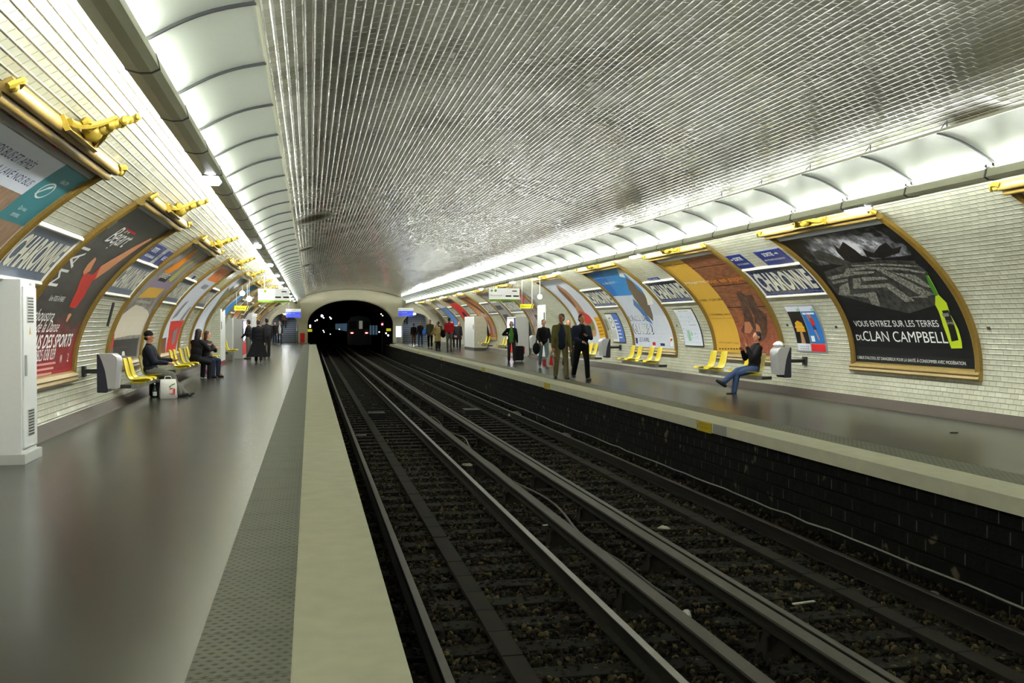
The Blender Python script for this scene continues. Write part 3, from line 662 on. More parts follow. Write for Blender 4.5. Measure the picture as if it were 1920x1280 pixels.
ART_L3 = [('poly', 'storm', [(0.13, 0.78), (3.52, 0.78), (3.52, 3.5), (0.13, 3.5)]), ('poly', 'mane', [(0.269, 1.359), (0.411, 1.705), (1.135, 1.932), (2.475, 1.884), (3.38, 1.738), (3.365, 1.504), (3.349, 1.243), (0.555, 1.22)]), ('poly', 'ochre', [(0.827, 2.076), (1.192, 2.417), (2.977, 2.419), (2.817, 2.142)]), ('poly', 'mauve', [(0.84, 2.314), (0.955, 2.555), (2.983, 2.563), (3.574, 2.4), (1.854, 2.364)]), ('poly', 'orange', [(1.036, 2.758), (1.343, 3.183), (1.256, 3.445), (1.614, 3.422), (1.892, 3.245), (2.041, 2.931), (1.555, 2.712)]), ('poly', 'lime2', [(2.329, 2.621), (2.388, 3.027), (2.698, 3.451), (2.762, 3.346), (2.733, 3.026), (2.905, 2.569)]), ('poly', 'rust', [(3.489, 2.634), (3.672, 2.939), (3.478, 3.203), (4.078, 3.043), (4.207, 2.744), (3.757, 2.527)]), ('poly', 'black2', [(1.299, 2.528), (1.359, 2.697), (2.246, 2.703), (2.233, 2.529)]), ('text', 'white', 'CABARET', (1.091, 2.609, 2.075, 2.721), {}), ('text', 'white', 'LA RÉSISTANCE', (0.979, 1.985, 2.59, 2.054), {}), ('poly', 'charcoal', [(0.523, 1.208), (3.224, 1.216), (3.201, 0.819), (0.655, 0.931)]), ('text', 'orange', 'AU THÉÂTRE', (0.854, 1.13, 1.911, 1.152), {}), ('text', 'orange', 'LE 12 AVRIL', (0.964, 1.048, 1.974, 1.057), {}), ('poly', 'white', [(1.544, 0.969), (1.771, 0.969), (1.887, 0.877), (1.531, 0.888)]), ('poly', 'redpaint', [(0.273, 1.003), (0.217, 1.344), (0.433, 1.326), (0.572, 1.057)])]
ART_L4 = [('poly', 'ice', [(0.13, 0.78), (3.47, 0.78), (3.47, 3.5), (0.13, 3.5)]), ('poly', 'orange2', [(1.273, 2.946), (0.945, 3.43), (3.109, 3.53), (3.463, 2.969)]), ('text', 'white', 'TOUT', (2.087, 3.11, 2.675, 3.27), {}), ('poly', 'redpaint', [(0.924, 1.594), (3.422, 1.643), (3.404, 1.075), (3.085, 0.718), (1.352, 0.767), (1.444, 1.192)]), ('poly', 'grey', [(2.131, 1.387), (2.85, 1.432), (2.938, 1.037), (2.374, 0.936)]), ('poly', 'brown', [(0.086, 1.147), (1.175, 1.174), (1.264, 0.769), (0.085, 0.803)]), ('poly', 'grey', [(0.87, 1.639), (1.436, 2.152), (1.874, 2.23), (1.58, 1.758)]), ('poly', 'grey', [(2.481, 1.619), (2.992, 2.06), (3.276, 2.049), (2.991, 1.591)]), ('text', 'grey', 'PRINTEMPS', (1.702, 2.663, 2.815, 2.823), {})]
ART_L5 = [('poly', 'ice', [(0.13, 0.78), (3.42, 0.78), (3.42, 3.5), (0.13, 3.5)]), ('poly', 'charcoal', [(2.225, 2.954), (1.121, 3.475), (3.604, 3.593), (5.026, 2.941), (4.029, 2.588)]), ('poly', 'oliveg', [(1.321, 3.004), (3.232, 2.853), (3.687, 2.389), (3.904, 1.652), (3.566, 1.289), (2.933, 1.647), (2.701, 2.274)]), ('text', 'grey', 'LE GRAND DÉPART', (1.299, 2.003, 1.409, 2.626), {}), ('text', 'white', '2', (1.229, 3.205, 1.024, 3.299), {})]
"""
# ================================================================== POSTERS AND SIGNS ON THE TILES
PM = {}
def ink(name, rgb, k=0.06, sc=4, rough=0.45): PM[name] = M('ink_' + name, srgb(*rgb), rough, noise=k, nscale=sc, spec=0.25)
for n_, c_ in dict(black=(14, 14, 16), black2=(22, 18, 16), white=(228, 230, 226), greytxt=(170, 168, 150), lime=(176, 196, 40), bottlegreen=(60, 122, 40), grey=(120, 120, 118),
    ochre=(206, 162, 62), orange=(226, 140, 30), brown=(110, 70, 40), boot_lt=(170, 110, 80), skyblue=(58, 136, 204), skyblue2=(40, 110, 186), ice=(198, 204, 216), iceblue=(80, 120, 176),
    rock=(108, 92, 76), navy=(30, 44, 104), red=(196, 36, 40), tan=(166, 128, 96), redpaint=(186, 46, 38), olive=(110, 112, 60), yellow=(216, 160, 20), mauve=(140, 124, 150),
    orange2=(214, 118, 50), fleshlight=(206, 140, 100), pink=(214, 150, 140), mane=(200, 192, 176), lime2=(170, 170, 90), rust=(166, 80, 36), charcoal=(54, 54, 54), oliveg=(110, 106, 80),
    teal=(60, 128, 138), palepaper=(214, 220, 232), palegreen=(150, 196, 170), redflat=(206, 40, 44), greypaper=(150, 148, 150), outline=(40, 52, 90), silver=(150, 152, 156), bluep=(74, 108, 186), amber=(200, 150, 40), horse=(166, 96, 56), dkred=(120, 24, 26)).items():
    ink(n_, c_, 0.06)
def patchy(name, c1, c2, sc, det=6, c3=None, stretch=(1, 1, 1), lo=0.35, hi=0.65):
    m, t, b = nt('print_' + name); g = NT(t)
    tc = t.nodes.new('ShaderNodeTexCoord').outputs['Object']
    mp = t.nodes.new('ShaderNodeMapping'); mp.inputs['Scale'].default_value = stretch; t.links.new(tc, mp.inputs[0])
    n = g.noise(mp.outputs[0], sc, det, 0.62)
    st = [(lo, srgb(*c1)), (hi, srgb(*c2))]
    if c3: st.append((min(1.0, hi + 0.15), srgb(*c3)))
    t.links.new(g.ramp(n, st), b.inputs['Base Color']); b.inputs['Roughness'].default_value = 0.45
    PM[name] = m
patchy('cloud', (16, 16, 18), (190, 190, 200), 1.6, 5, stretch=(1, 1, 1.5), lo=0.36, hi=0.66)
patchy('hedge', (50, 50, 46), (146, 144, 136), 22, 5)
patchy('hedge_dk', (16, 16, 16), (62, 62, 58), 9, 6)
patchy('wood', (92, 50, 28), (150, 86, 50), 6, 5, stretch=(1, 0.6, 5))
patchy('wood_red', (104, 52, 34), (160, 84, 56), 9, 6)
patchy('leather', (42, 28, 22), (92, 60, 44), 7, 4)
patchy('storm', (86, 82, 80), (156, 148, 140), 2.4, 6, c3=(190, 180, 160))
patchy('parquet', (132, 100, 80), (172, 140, 116), 7, 3, stretch=(1, 6, 1))
patchy('horse', (120, 66, 36), (190, 120, 70), 2.2, 6, c3=(70, 40, 30))
patchy('mixed', (60, 50, 60), (190, 170, 160), 3.0, 5, c3=(180, 50, 50))
def night_sky():
    m, t, b = nt('print_night_clouds'); g = NT(t)
    tc = t.nodes.new('ShaderNodeTexCoord').outputs['Object']; x = g.xyz(tc)
    dy = g.math('DIVIDE', g.math('SUBTRACT', x[1], 1.75), 1.35); dz = g.math('DIVIDE', g.math('SUBTRACT', x[2], 2.72), 0.40)
    d = g.math('SQRT', g.math('ADD', g.math('MULTIPLY', dy, dy), g.math('MULTIPLY', dz, dz)))
    n = g.noise(tc, 2.6, 6, 0.65)
    h = g.math('SUBTRACT', g.math('MULTIPLY', n, 1.5), g.math('MULTIPLY', d, 0.55))
    t.links.new(g.ramp(h, [(0.18, srgb(14, 14, 16)), (0.42, srgb(110, 110, 116)), (0.62, srgb(214, 214, 222))]), b.inputs['Base Color'])
    b.inputs['Roughness'].default_value = 0.45; b.inputs['Specular IOR Level'].default_value = 0.25
    PM['nightsky'] = m
night_sky()
def bejart():
    m, t, b = nt('print_black_to_red'); g = NT(t)
    tc = t.nodes.new('ShaderNodeTexCoord').outputs['Object']; x = g.xyz(tc)
    n = g.noise(tc, 1.2, 4)
    h = g.math('ADD', x[2], g.math('MULTIPLY', n, 0.5))
    t.links.new(g.ramp(g.math('DIVIDE', h, 3.6), [(0.27, srgb(150, 24, 34)), (0.40, srgb(120, 26, 30)), (0.5, srgb(52, 46, 42)), (1.0, srgb(58, 58, 52))]), b.inputs['Base Color'])
    b.inputs['Roughness'].default_value = 0.4
    PM['bejart'] = m
bejart()
_txt = {}
def text_shape(body, shear=0.0, bold=0.0, serif=False):
    """flat letters normalised to a 1 x 1 box: (verts, faces)"""
    k = (body, shear, bold, serif)
    if k in _txt: return _txt[k]
    cu = bpy.data.curves.new('lettering', 'FONT'); cu.body = body; cu.shear = shear; cu.offset = bold
    cu.resolution_u = 3; cu.fill_mode = 'FRONT' if False else 'BOTH'
    cu.dimensions = '2D'
    ob = bpy.data.objects.new('lettering', cu); COL.objects.link(ob)
    dg = bpy.context.evaluated_depsgraph_get()
    me = bpy.data.meshes.new_from_object(ob.evaluated_get(dg))
    vs_ = [(v.co.x, v.co.y) for v in me.vertices]; fs = [tuple(p.vertices) for p in me.polygons]
    bpy.data.objects.remove(ob); bpy.data.meshes.remove(me); bpy.data.curves.remove(cu)
    x0 = min(v[0] for v in vs_); x1 = max(v[0] for v in vs_); y0 = 0.0 if min(v[1] for v in vs_) > -0.35 and not any(c in body for c in 'gjpqy,') else min(v[1] for v in vs_)
    y1 = max(v[1] for v in vs_)
    y0 = min(v[1] for v in vs_)
    _txt[k] = ([((v[0] - x0) / (x1 - x0), (v[1] - y0) / (y1 - y0)) for v in vs_], fs)
    return _txt[k]
class Flat:
    """printed shapes collected in (a, b) coordinates, then laid on the vault or on a plane"""
    def __init__(s): s.v = []; s.f = []; s.m = []; s.l = 0; s.mats = []
    def mi(s, name):
        mt = PM[name] if isinstance(name, str) else name
        if mt not in s.mats: s.mats.append(mt)
        return s.mats.index(mt)
    def poly(s, mat, pts, dz=None):
        s.l += 1
        z = s.l * 0.0004 if dz is None else dz
        n = len(s.v); s.v += [(a, b, z) for a, b in pts]; s.f.append(tuple(range(n, n + len(pts)))); s.m.append(s.mi(mat))
    def rect(s, mat, a0, b0, a1, b1): s.poly(mat, [(a0, b0), (a1, b0), (a1, b1), (a0, b1)])
    def text(s, mat, body, box, shear=0.0, bold=0, serif=0, rot=0):
        s.l += 1; z = s.l * 0.0004
        vs_, fs = text_shape(body, shear, 0.02 * bold, bool(serif))
        a0, b0, a1, b1 = box; n = len(s.v)
        for u, v in vs_:
            if rot: u, v = 1 - v, u
            s.v.append((a0 + (a1 - a0) * u, b0 + (b1 - b0) * v, z))
        s.f += [tuple(i + n for i in f) for f in fs]; s.m += [s.mi(mat)] * len(fs)
    def layers(s, L):
        for l in L:
            if l[0] == 'poly': s.poly(l[1], l[2])
            else: s.text(l[1], l[2], l[3], **l[4])
    def build(s, name, fn, parent=None, step=0.12):
        bm = bmesh.new(); V = [bm.verts.new(p) for p in s.v]
        for f, m in zip(s.f, s.m):
            try: fc = bm.faces.new([V[i] for i in f]); fc.material_index = m
            except Exception: pass
        if step:
            bmesh.ops.triangulate(bm, faces=[f for f in bm.faces if len(f.verts) > 4])
            b0 = min(p[1] for p in s.v); b1 = max(p[1] for p in s.v)
            q = math.floor(b0 / step) * step + step
            while q < b1:
                bmesh.ops.bisect_plane(bm, geom=bm.verts[:] + bm.edges[:] + bm.faces[:], plane_co=(0, q, 0), plane_no=(0, 1, 0)); q += step
            bmesh.ops.triangulate(bm, faces=[f for f in bm.faces if len(f.verts) > 4])
        for v in bm.verts: v.co = fn(*v.co)
        me = bpy.data.meshes.new(name); bm.to_mesh(me); bm.free()
        for m in s.mats: me.materials.append(m)
        return link(name, me, parent)
M_GOLD = M('gilded_moulding', srgb(140, 116, 56), 0.45, 0.1, noise=0.25, nscale=14, bump=0.3)
M_GOLDB = M('brown_gilded_bead', srgb(124, 98, 36), 0.55, 0.15, noise=0.3, nscale=60, bump=0.6)
M_GOLDL = M('bright_gilding', srgb(158, 134, 46), 0.4, 0.3, noise=0.3, nscale=25, bump=0.3)
def strip(mb, side, y0, y1, v0, v1, off0, off1, step=0.12, prof=None):
    """moulding lying on the vault; prof = list of (t, off) across the shorter direction"""
    n = max(1, int((v1 - v0) / step)); rings = []
    for i in range(n + 1):
        v = v0 + (v1 - v0) * i / n
        if prof: rings.append([vault(side, y0 + (y1 - y0) * t, v, o) for t, o in prof])
        else: rings.append([vault(side, y0, v, off0), vault(side, y0, v, off1), vault(side, y1, v, off1), vault(side, y1, v, off0)])
    mb.loft(rings)
def hstrip(mb, side, y0, y1, prof):
    """moulding running along the station: prof = (v, off) points"""
    mb.loft([[vault(side, y, v, o) for v, o in prof] for y in (y0, y1)])
def frame_parts(root, side, W, top, bot=0.63):
    """the gilded frame: two beaded uprights, cornice of two rolls, plinth, cartouche and corner scrolls; local Y 0..W"""
    for y0, y1 in ((0, 0.13), (W - 0.13, W)):
        mb = MB(); strip(mb, side, y0, y1, bot, top, 0, 0, prof=[(0, 0.0), (0.06, 0.05), (0.3, 0.065), (0.5, 0.045), (0.7, 0.065), (0.94, 0.05), (1, 0.0)])
        mb.build('upright_moulding', M_GOLDB, root)
    mb = MB(); b = bot - 0.02
    hstrip(mb, side, 0, W, [(b, 0), (b, 0.06), (b + 0.03, 0.085), (b + 0.07, 0.07), (b + 0.1, 0.09), (b + 0.15, 0.05), (b + 0.18, 0.0)])
    mb.build('bottom_moulding', M_GOLD, root)
    mb = MB()
    for c in (top - 0.13, top - 0.03):
        hstrip(mb, side, 0.0, W, [(c + 0.055 * cos(pi * k / 7), 0.02 + 0.075 * sin(pi * k / 7)) for k in range(8)] + [(c - 0.055, 0), (c + 0.055, 0)])
    mb.build('cornice', M_GOLD, root, smooth=True)
    # cartouche: a spreading leaf bracket with a twisted plume
    mb = MB(); c = W / 2 - 0.05
    def L(y, v, o): return vault(side, y, v, o)
    hstrip(mb, side, c - 0.5, c + 0.5, [(top + 0.0, 0.0), (top + 0.0, 0.12), (top + 0.04, 0.13), (top + 0.06, 0.0)])
    for k in (-1, 1):
        path = [L(c + k * (0.48 - 0.46 * t), top + 0.06 + 0.3 * t ** 1.6, 0.07 + 0.03 * sin(3 * t)) for t in [i / 8 for i in range(9)]]
        mb.tube(path, [0.035 - 0.015 * i / 8 for i in range(9)], 6)
        for j, (q, r) in enumerate(((0.3, 0.065), (0.14, 0.05))):
            sp = [L(c + k * (q + r * (1 - t * 0.75) * cos(7 * t)), top + 0.13 + 0.02 * j + r * (1 - t * 0.75) * sin(7 * t), 0.09) for t in [i / 12 for i in range(13)]]
            mb.tube(sp, 0.018, 5)
    mb.sphere(L(c, top + 0.13, 0.09), 0.085, 8, 6); mb.sphere(L(c - 0.2, top + 0.14, 0.06), 0.05, 7, 5); mb.sphere(L(c + 0.2, top + 0.14, 0.06), 0.05, 7, 5)
    for i in range(9):
        t = i / 8
        mb.sphere(L(c + 0.03 * sin(i * 2.1), top + 0.22 + 0.3 * t, 0.10 + 0.04 * t), 0.055 - 0.024 * t, 7, 5)
    mb.build('cartouche', M_GOLDL, root, smooth=True)
    for y, k in ((0.0, -1), (W, 1)):
        mb = MB()
        mb.tube([L(y - k * 0.05 + k * 0.16 * t, top + 0.02 + 0.05 * sin(4 * t), 0.05 + 0.03 * t) for t in [i / 6 for i in range(7)]], [0.035, 0.03, 0.03, 0.025, 0.02, 0.028, 0.022], 6)
        mb.sphere(L(y + k * 0.02, top + 0.0, 0.07), 0.04, 7, 5)
        mb.build('corner_scroll', M_GOLDL, root, smooth=True)
FR_PROTO = {}
def poster(side, y0, W, art, label):
    top = 3.97 if side > 0 else 3.74
    root = empty('framed_poster', (0, y0, 0), label, 'poster', 'gilded poster frames of the %s wall' % ('right' if side > 0 else 'left'))
    key = (side, round(W, 2))
    if key not in FR_PROTO:
        frame_parts(root, side, W, top); FR_PROTO[key] = [o for o in root.children]
    else:
        for o in FR_PROTO[key]:
            c = o.copy(); COL.objects.link(c); c.parent = root
    fl = Flat(); fl.rect('palepaper', 0.12, 0.8, W - 0.12, top - 0.17)
    art(fl) if callable(art) else fl.layers(art)
    fl.build('printed_sheet', (lambda a, b, z: vault(1, W - a, b, 0.012 + z)) if side > 0 else (lambda a, b, z: vault(-1, a, b, 0.012 + z)), root)
    return root
exec(ART)
def art_bus(f):
    f.layers(ART_L1)
    f.rect('palepaper', .13, 2.99, 2.57, 3.5); f.rect('teal', 2.57, 2.69, 3.46, 3.46)
    f.text('navy', 'LAVONS NOS BUS ET APRÈS', (.45, 3.23, 2.07, 3.35), shear=.15); f.text('navy', 'CELUI QUI A LAVÉ NOS BUS', (.85, 3.07, 2.47, 3.19), shear=.15)
    ring = [(2.93 + .17 * cos(t), 3.13 + .11 * sin(t)) for t in [2 * pi * i / 24 for i in range(25)]]; inn = [(2.93 + .145 * cos(t), 3.13 + .09 * sin(t)) for t in [2 * pi * i / 24 for i in range(25)]]
    for i in range(24): f.poly('white', [ring[i], ring[i + 1], inn[i + 1], inn[i]], 0.003)
    f.poly('white', [(2.78, 3.06), (2.80, 3.05), (2.92, 3.15), (2.97, 3.17), (3.0, 3.2), (2.97, 3.21), (2.9, 3.18), (2.88, 3.14)], 0.003)
    f.text('white', 'RATP', (2.95, 3.27, 3.17, 3.32)); f.text('white', 'Qui vous', (2.80, 2.84, 3.03, 2.90)); f.text('white', 'emmène.', (2.80, 2.76, 3.03, 2.82))
    for x in (0.9, 1.75): f.rect('red', x, 3.5, x + .12, 3.55)
    f.rect('greypaper', .13, 3.47, 3.46, 3.53)
poster(-1, 6.95, 3.6, art_bus, 'poster cut by the left frame edge, navy writing about buses and a teal band')
poster(-1, 12.65, 3.5, ART_L2, 'black to red dance show poster behind the tall white cabinet on the left')
poster(-1, 18.5, 3.65, ART_L3, 'poster with orange drape and white mane behind the seated man in the dark cap')
poster(-1, 24.65, 3.6, ART_L4, 'white poster with orange top block and red low block, behind the seated couple')
poster(-1, 30.75, 3.55, ART_L5, 'white poster with charcoal top and olive diagonal, last one before the tiled pier')
def bands(*bs):
    def fn(f):
        for (m, a0, b0, a1, b1) in bs: f.rect(m, a0, b0, a1, b1)
    return fn
def art_blue(f):
    f.rect('skyblue', .13, 1.9, 3.37, 3.55); f.rect('ice', .13, .8, 3.37, 1.9); f.poly('white', [(.8, 2.2), (2.2, 2.9), (2.4, 3.3), (1.2, 2.9)]); f.text('navy', 'PARIS', (.5, 1.2, 1.9, 1.6))
poster(-1, 36.9, 3.5, art_blue, 'bright blue and white poster just beyond the tiled pier on the left wall')
poster(-1, 43.0, 3.5, bands(('storm', .13, .8, 3.37, 3.55), ('rust', .5, 1.9, 2.8, 2.6), ('white', .6, 2.9, 2.6, 3.1)), 'grey poster with a rust patch, second one beyond the tiled pier on the left wall')
poster(-1, 49.1, 3.5, bands(('charcoal', .13, .8, 3.37, 3.55), ('ochre', .4, 2.6, 2.8, 3.2), ('redpaint', .6, 1.2, 2.2, 1.9)), 'charcoal poster with ochre and red patches above the white booth on the left')
poster(-1, 55.2, 3.5, bands(('ice', .13, .8, 3.37, 3.55), ('brown', .13, 1.8, 3.37, 2.7)), 'pale poster crossed by a brown band, third from the left staircase')
poster(-1, 61.3, 3.5, bands(('ochre', .13, .8, 3.37, 3.55), ('charcoal', .3, 2.2, 3.0, 3.2)), 'ochre poster with a charcoal block, second from the left staircase')
poster(-1, 67.4, 3.5, bands(('mauve', .13, .8, 3.37, 3.55), ('white', .4, 2.6, 2.9, 3.2)), 'mauve and white poster nearest to the left staircase')
# right wall
def art_r0(f):
    f.rect('ice', .13, .8, 3.5, 3.7); f.poly('orange2', [(.2, 3.3), (1.4, 3.35), (1.2, 3.1), (.3, 3.0)])
poster(1, 6.9, 3.65, art_r0, 'pale curved poster whose gilded corner shows at the right edge of the photo')
poster(1, 13.27, 3.68, ART_R1, 'black poster of a moonlit hedge maze with a green bottle')
poster(1, 19.65, 3.75, ART_R2, 'ochre and brown exhibition poster with boots on planks behind the seated person')
poster(1, 26.0, 3.75, ART_R3, 'blue sky and ice film poster above the row of four yellow seats')
poster(1, 32.5, 3.7, ART_R4, 'white poster with a long brown blade shape, behind the walking group')
def art_r5(f):
    f.rect('mixed', .13, .8, 3.47, 3.65); f.rect('white', .3, 2.9, 2.0, 3.3); f.poly('red', [(.2, 2.4), (2.6, 3.0), (3.2, 3.5), (2.9, 3.5), (1.5, 2.9)]); f.rect('charcoal', 1.4, 1.0, 3.3, 2.0)
poster(1, 40.9, 2.9, art_r5, 'busy red and grey poster half hidden by the white panel behind the walking group')
poster(1, 46.9, 3.0, bands(('greypaper', .13, .8, 2.87, 3.65), ('charcoal', .4, 2.4, 1.9, 2.7), ('white', .4, 2.9, 1.9, 3.0), ('charcoal', .5, 1.6, 1.8, 2.1)), 'grey poster behind the drinks machine on the right platform')
def art_r7(f):
    f.rect('horse', .13, .8, 3.47, 3.65); f.poly('charcoal', [(.3, 3.6), (1.0, 3.6), (2.6, 2.4), (2.9, 1.9), (2.3, 2.1), (1.2, 2.9)]); f.text('white', 'LE CHEVAL', (1.2, 2.0, 3.0, 2.25)); f.poly('palepaper', [(1.2, 1.0), (1.5, 1.0), (1.7, 1.5), (1.4, 1.5)]); f.poly('charcoal', [(2.1, .9), (2.3, .9), (2.3, 1.8), (2.0, 1.8)]); f.rect('bluep', 2.9, 1.0, 3.2, 1.35)
poster(1, 53.05, 3.65, art_r7, 'russet brown poster with white writing above the pair of far yellow seats')
def art_r8(f):
    f.rect('redflat', .13, .8, 3.47, 3.4); f.rect('charcoal', .13, 3.3, 3.47, 3.65); f.poly('black2', [(1.0, 1.6), (2.4, 1.9), (2.2, 2.5), (1.2, 2.4)])
poster(1, 59.5, 3.6, art_r8, 'bright red poster above the far white cabinet on the right')
def art_r9(f):
    f.rect('ice', .13, 3.0, 3.47, 3.65); f.rect('iceblue', .13, .8, 3.47, 3.0); f.rect('white', .5, 1.0, 2.9, 1.5)
poster(1, 65.6, 3.6, art_r9, 'hazy blue poster second from the right staircase')
poster(1, 72.0, 3.6, bands(('oliveg', .13, .8, 3.47, 3.0), ('greypaper', .13, 3.0, 3.47, 3.65), ('charcoal', 1.0, 1.4, 2.6, 2.6)), 'olive and charcoal poster nearest to the right staircase')

# ---- station name signs
M_BLUET = tile_material('blue_glazed_tile', srgb(34, 50, 104), srgb(26, 34, 66), jitter=0.05, dirt_amt=0.5, grout=srgb(20, 24, 40))
M_BLUEG = M('faded_slate_blue_enamel', srgb(84, 94, 116), 0.35, noise=0.2, nscale=9)
M_LETTER = M('cream_letter_tile', srgb(222, 218, 198), 0.3, noise=0.08)
M_CREAM = M('cream_relief_border', srgb(232, 230, 214), 0.3, noise=0.06)
def name_sign(side, y0, W, label, mat):
    b0, b1 = (2.20, 2.98) if side > 0 else (2.08, 2.78)
    root = empty('station_name_sign', (0, y0, 0), label, 'sign', 'station name signs')
    fn = (lambda a, b, z: vault(1, W - a, b, 0.018 + z)) if side > 0 else (lambda a, b, z: vault(-1, a, b, 0.018 + z))
    f = Flat(); f.rect(mat, 0, b0, W, b1); p = f.build('tiled_panel', fn, root)
    uv = p.data.uv_layers.new(name='UVMap')
    for lp in p.data.loops:
        co = p.data.vertices[lp.vertex_index].co; uv.data[lp.index].uv = (co.y, co.z * 1.25)
    f = Flat(); f.text(M_LETTER, 'CHARONNE', (W * 0.055, b0 + 0.13, W * 0.945, b1 - 0.13), bold=1.9)
    f.build('lettering', lambda a, b, z: fn(a, b, z + 0.004), root)
    mb = MB()
    for b in (b0 - 0.03, b1 - 0.02): hstrip(mb, side, -0.01, W + 0.01, [(b, 0), (b, 0.035), (b + 0.025, 0.05), (b + 0.05, 0.035), (b + 0.05, 0.0)])
    for y in (-0.01, W - 0.035): strip(mb, side, y, y + 0.045, b0, b1, 0, 0.035)
    mb.build('relief_border', M_CREAM, root)
LWORD = ('closest to the camera', 'between the dance poster and the orange drape poster', 'left of the white and orange poster', 'right before the charcoal and olive poster', 'just beyond the tiled pier', 'above the white booth', 'third from the staircase', 'second from the staircase')
for i, (y0, W) in enumerate(((10.62, 1.95), (16.22, 2.2), (22.25, 2.3), (28.35, 2.3), (40.5, 2.4), (46.6, 2.4), (52.7, 2.4), (58.8, 2.4))):
    name_sign(-1, y0, W, 'left wall station name sign %s' % LWORD[i], M_BLUEG)
RWORD = ('between the maze poster and the ochre poster', 'between the ochre poster and the icy film poster', 'between the icy film poster and the white blade poster', 'above the drinks machine', 'next to the russet poster', 'between the russet and the bright red posters', 'between the bright red and the hazy blue posters', 'closest to the staircase')
for i, (y0, W) in enumerate(((17.0, 2.5), (23.5, 2.4), (29.85, 2.5), (43.9, 2.9), (50.1, 2.7), (56.9, 2.4), (63.2, 2.2), (69.4, 2.4))):
    name_sign(1, y0, W, 'right wall station name sign %s' % RWORD[i], M_BLUET if i < 3 else M_BLUEG)
# ---- small enamel plates
def plate(name, side, y0, y1, b0, b1, label, cat, art, thick=0.012, base='navyenamel', off=0.004):
    root = empty(name, (0, y0, 0), label, cat); W = y1 - y0
    mb = MB(); strip(mb, side, 0, W, b0, b1, off, off + thick, step=0.05); mb.build('plate', PM[base], root)
    f = Flat(); art(f, W)
    if f.v: f.build('printing', (lambda a, b, z: vault(1, W - a, b, off + thick + 0.003 + z)) if side > 0 else (lambda a, b, z: vault(-1, a, b, off + thick + 0.003 + z)), root)
ink('navyenamel', (26, 44, 120), 0.05, 4, 0.25)
def arrow(f, m, cx, cy, s, d):
    f.poly(m, [(cx - d * s, cy - s * .18), (cx + d * s * .3, cy - s * .18), (cx + d * s * .3, cy + s * .18), (cx - d * s, cy + s * .18)]); f.poly(m, [(cx + d * s * .1, cy - s * .6), (cx + d * s, cy), (cx + d * s * .1, cy + s * .6), (cx + d * s * .35, cy)])
def a_sl(f, W): arrow(f, 'white', .12, 3.33, .06, -1); f.text('white', 'SORTIE', (.22, 3.28, .6, 3.39), bold=1); f.text('white', 'RUE DE CHARONNE', (.12, 3.14, .66, 3.19))
def a_sr(f, W): f.text('white', 'SORTIE', (.26, 3.28, .68, 3.39), bold=1); arrow(f, 'white', .82, 3.335, .07, 1); f.text('white', 'BLD VOLTAIRE, RUE DE BELFORT', (.1, 3.15, .95, 3.2))
plate('exit_sign', 1, 18.88, 19.58, 3.03, 3.46, 'small blue exit plate whose arrow points left, above the nearest name sign', 'sign', a_sl)
plate('exit_sign', 1, 17.2, 18.27, 3.03, 3.45, 'wider blue exit plate whose arrow points right, above the nearest name sign', 'sign', a_sr)
plate('exit_sign', 1, 24.5, 25.3, 3.02, 3.12, 'thin blue plate above the second name sign on the right wall', 'sign', lambda f, W: f.text('white', 'RUE DE CHARONNE', (.06, 3.04, .74, 3.10)))
def a_l(f, W): f.text('white', 'SORTIE', (.15, 3.02, W * .6, 3.13), bold=1); f.text('white', 'RUE DE CHARONNE', (.1, 2.9, W * .85, 2.96))
plate('exit_sign', -1, 16.45, 17.5, 2.82, 3.19, 'blue exit plate right after the dance poster on the left wall', 'sign', a_l)
plate('exit_sign', -1, 17.95, 18.45, 2.82, 3.17, 'narrow blue plate touching the orange drape poster on the left wall', 'sign', lambda f, W: f.text('white', 'RUE', (.08, 2.95, W * .8, 3.05)))
plate('exit_sign', -1, 23.5, 23.75, 2.8, 2.92, 'tiny blue plate above the third name sign on the left wall', 'sign', lambda f, W: None)
# ---- small posters in steel frames
def a_pair(f, W):
    b0, b1 = .93, 1.95
    f.rect('silver', 0, b0 - .01, W, b1 + .01)
    f.rect('black2', .03, b0 + .02, .58, b1 - .02); f.rect('palepaper', .03, b1 - .14, .58, b1 - .02); f.rect('palegreen', .46, b1 - .14, .58, b1 - .06)
    f.poly('amber', [(.12, 1.35), (.5, 1.35), (.45, 1.55), (.3, 1.6), (.16, 1.55)]); f.poly('tan', [(.22, 1.1), (.4, 1.1), (.34, 1.36), (.26, 1.36)]); f.poly('ochre', [(.1, 1.44), (.5, 1.44), (.5, 1.47), (.1, 1.47)])
    f.rect('palepaper', .03, b0 + .02, .58, 1.1)
    for i in range(6):
        for j in range(2): f.rect('grey', .07 + .08 * i, .98 + .05 * j, .11 + .08 * i, 1.0 + .05 * j)
    f.rect('skyblue2', .62, 1.12, W - .03, b1 - .02); f.rect('palepaper', .62, b1 - .14, W - .03, b1 - .02); f.rect('palegreen', W - .14, b1 - .14, W - .03, b1 - .06)
    f.rect('white', .66, 1.74, W - .08, 1.78)
    f.poly('redpaint', [(.84, 1.5), (.98, 1.48), (1.0, 1.6), (.94, 1.68), (.86, 1.64)]); f.poly('fleshlight', [(.86, 1.66), (.94, 1.66), (.94, 1.74), (.87, 1.74)])
    f.poly('navy', [(.85, 1.5), (.98, 1.48), (1.0, 1.4), (.87, 1.4)]); f.poly('fleshlight', [(.88, 1.4), (.93, 1.4), (.98, 1.28), (1.02, 1.18), (.97, 1.18), (.92, 1.28)]); f.poly('fleshlight', [(.8, 1.6), (.84, 1.58), (.82, 1.78), (.79, 1.78)])
    f.rect('white', .68, 1.15, .82, 1.27); f.rect('redflat', .62, b0 + .02, W - .03, 1.1)
    f.rect('white', .68, 1.05, 1.0, 1.065); f.rect('white', .68, 1.02, .9, 1.035)
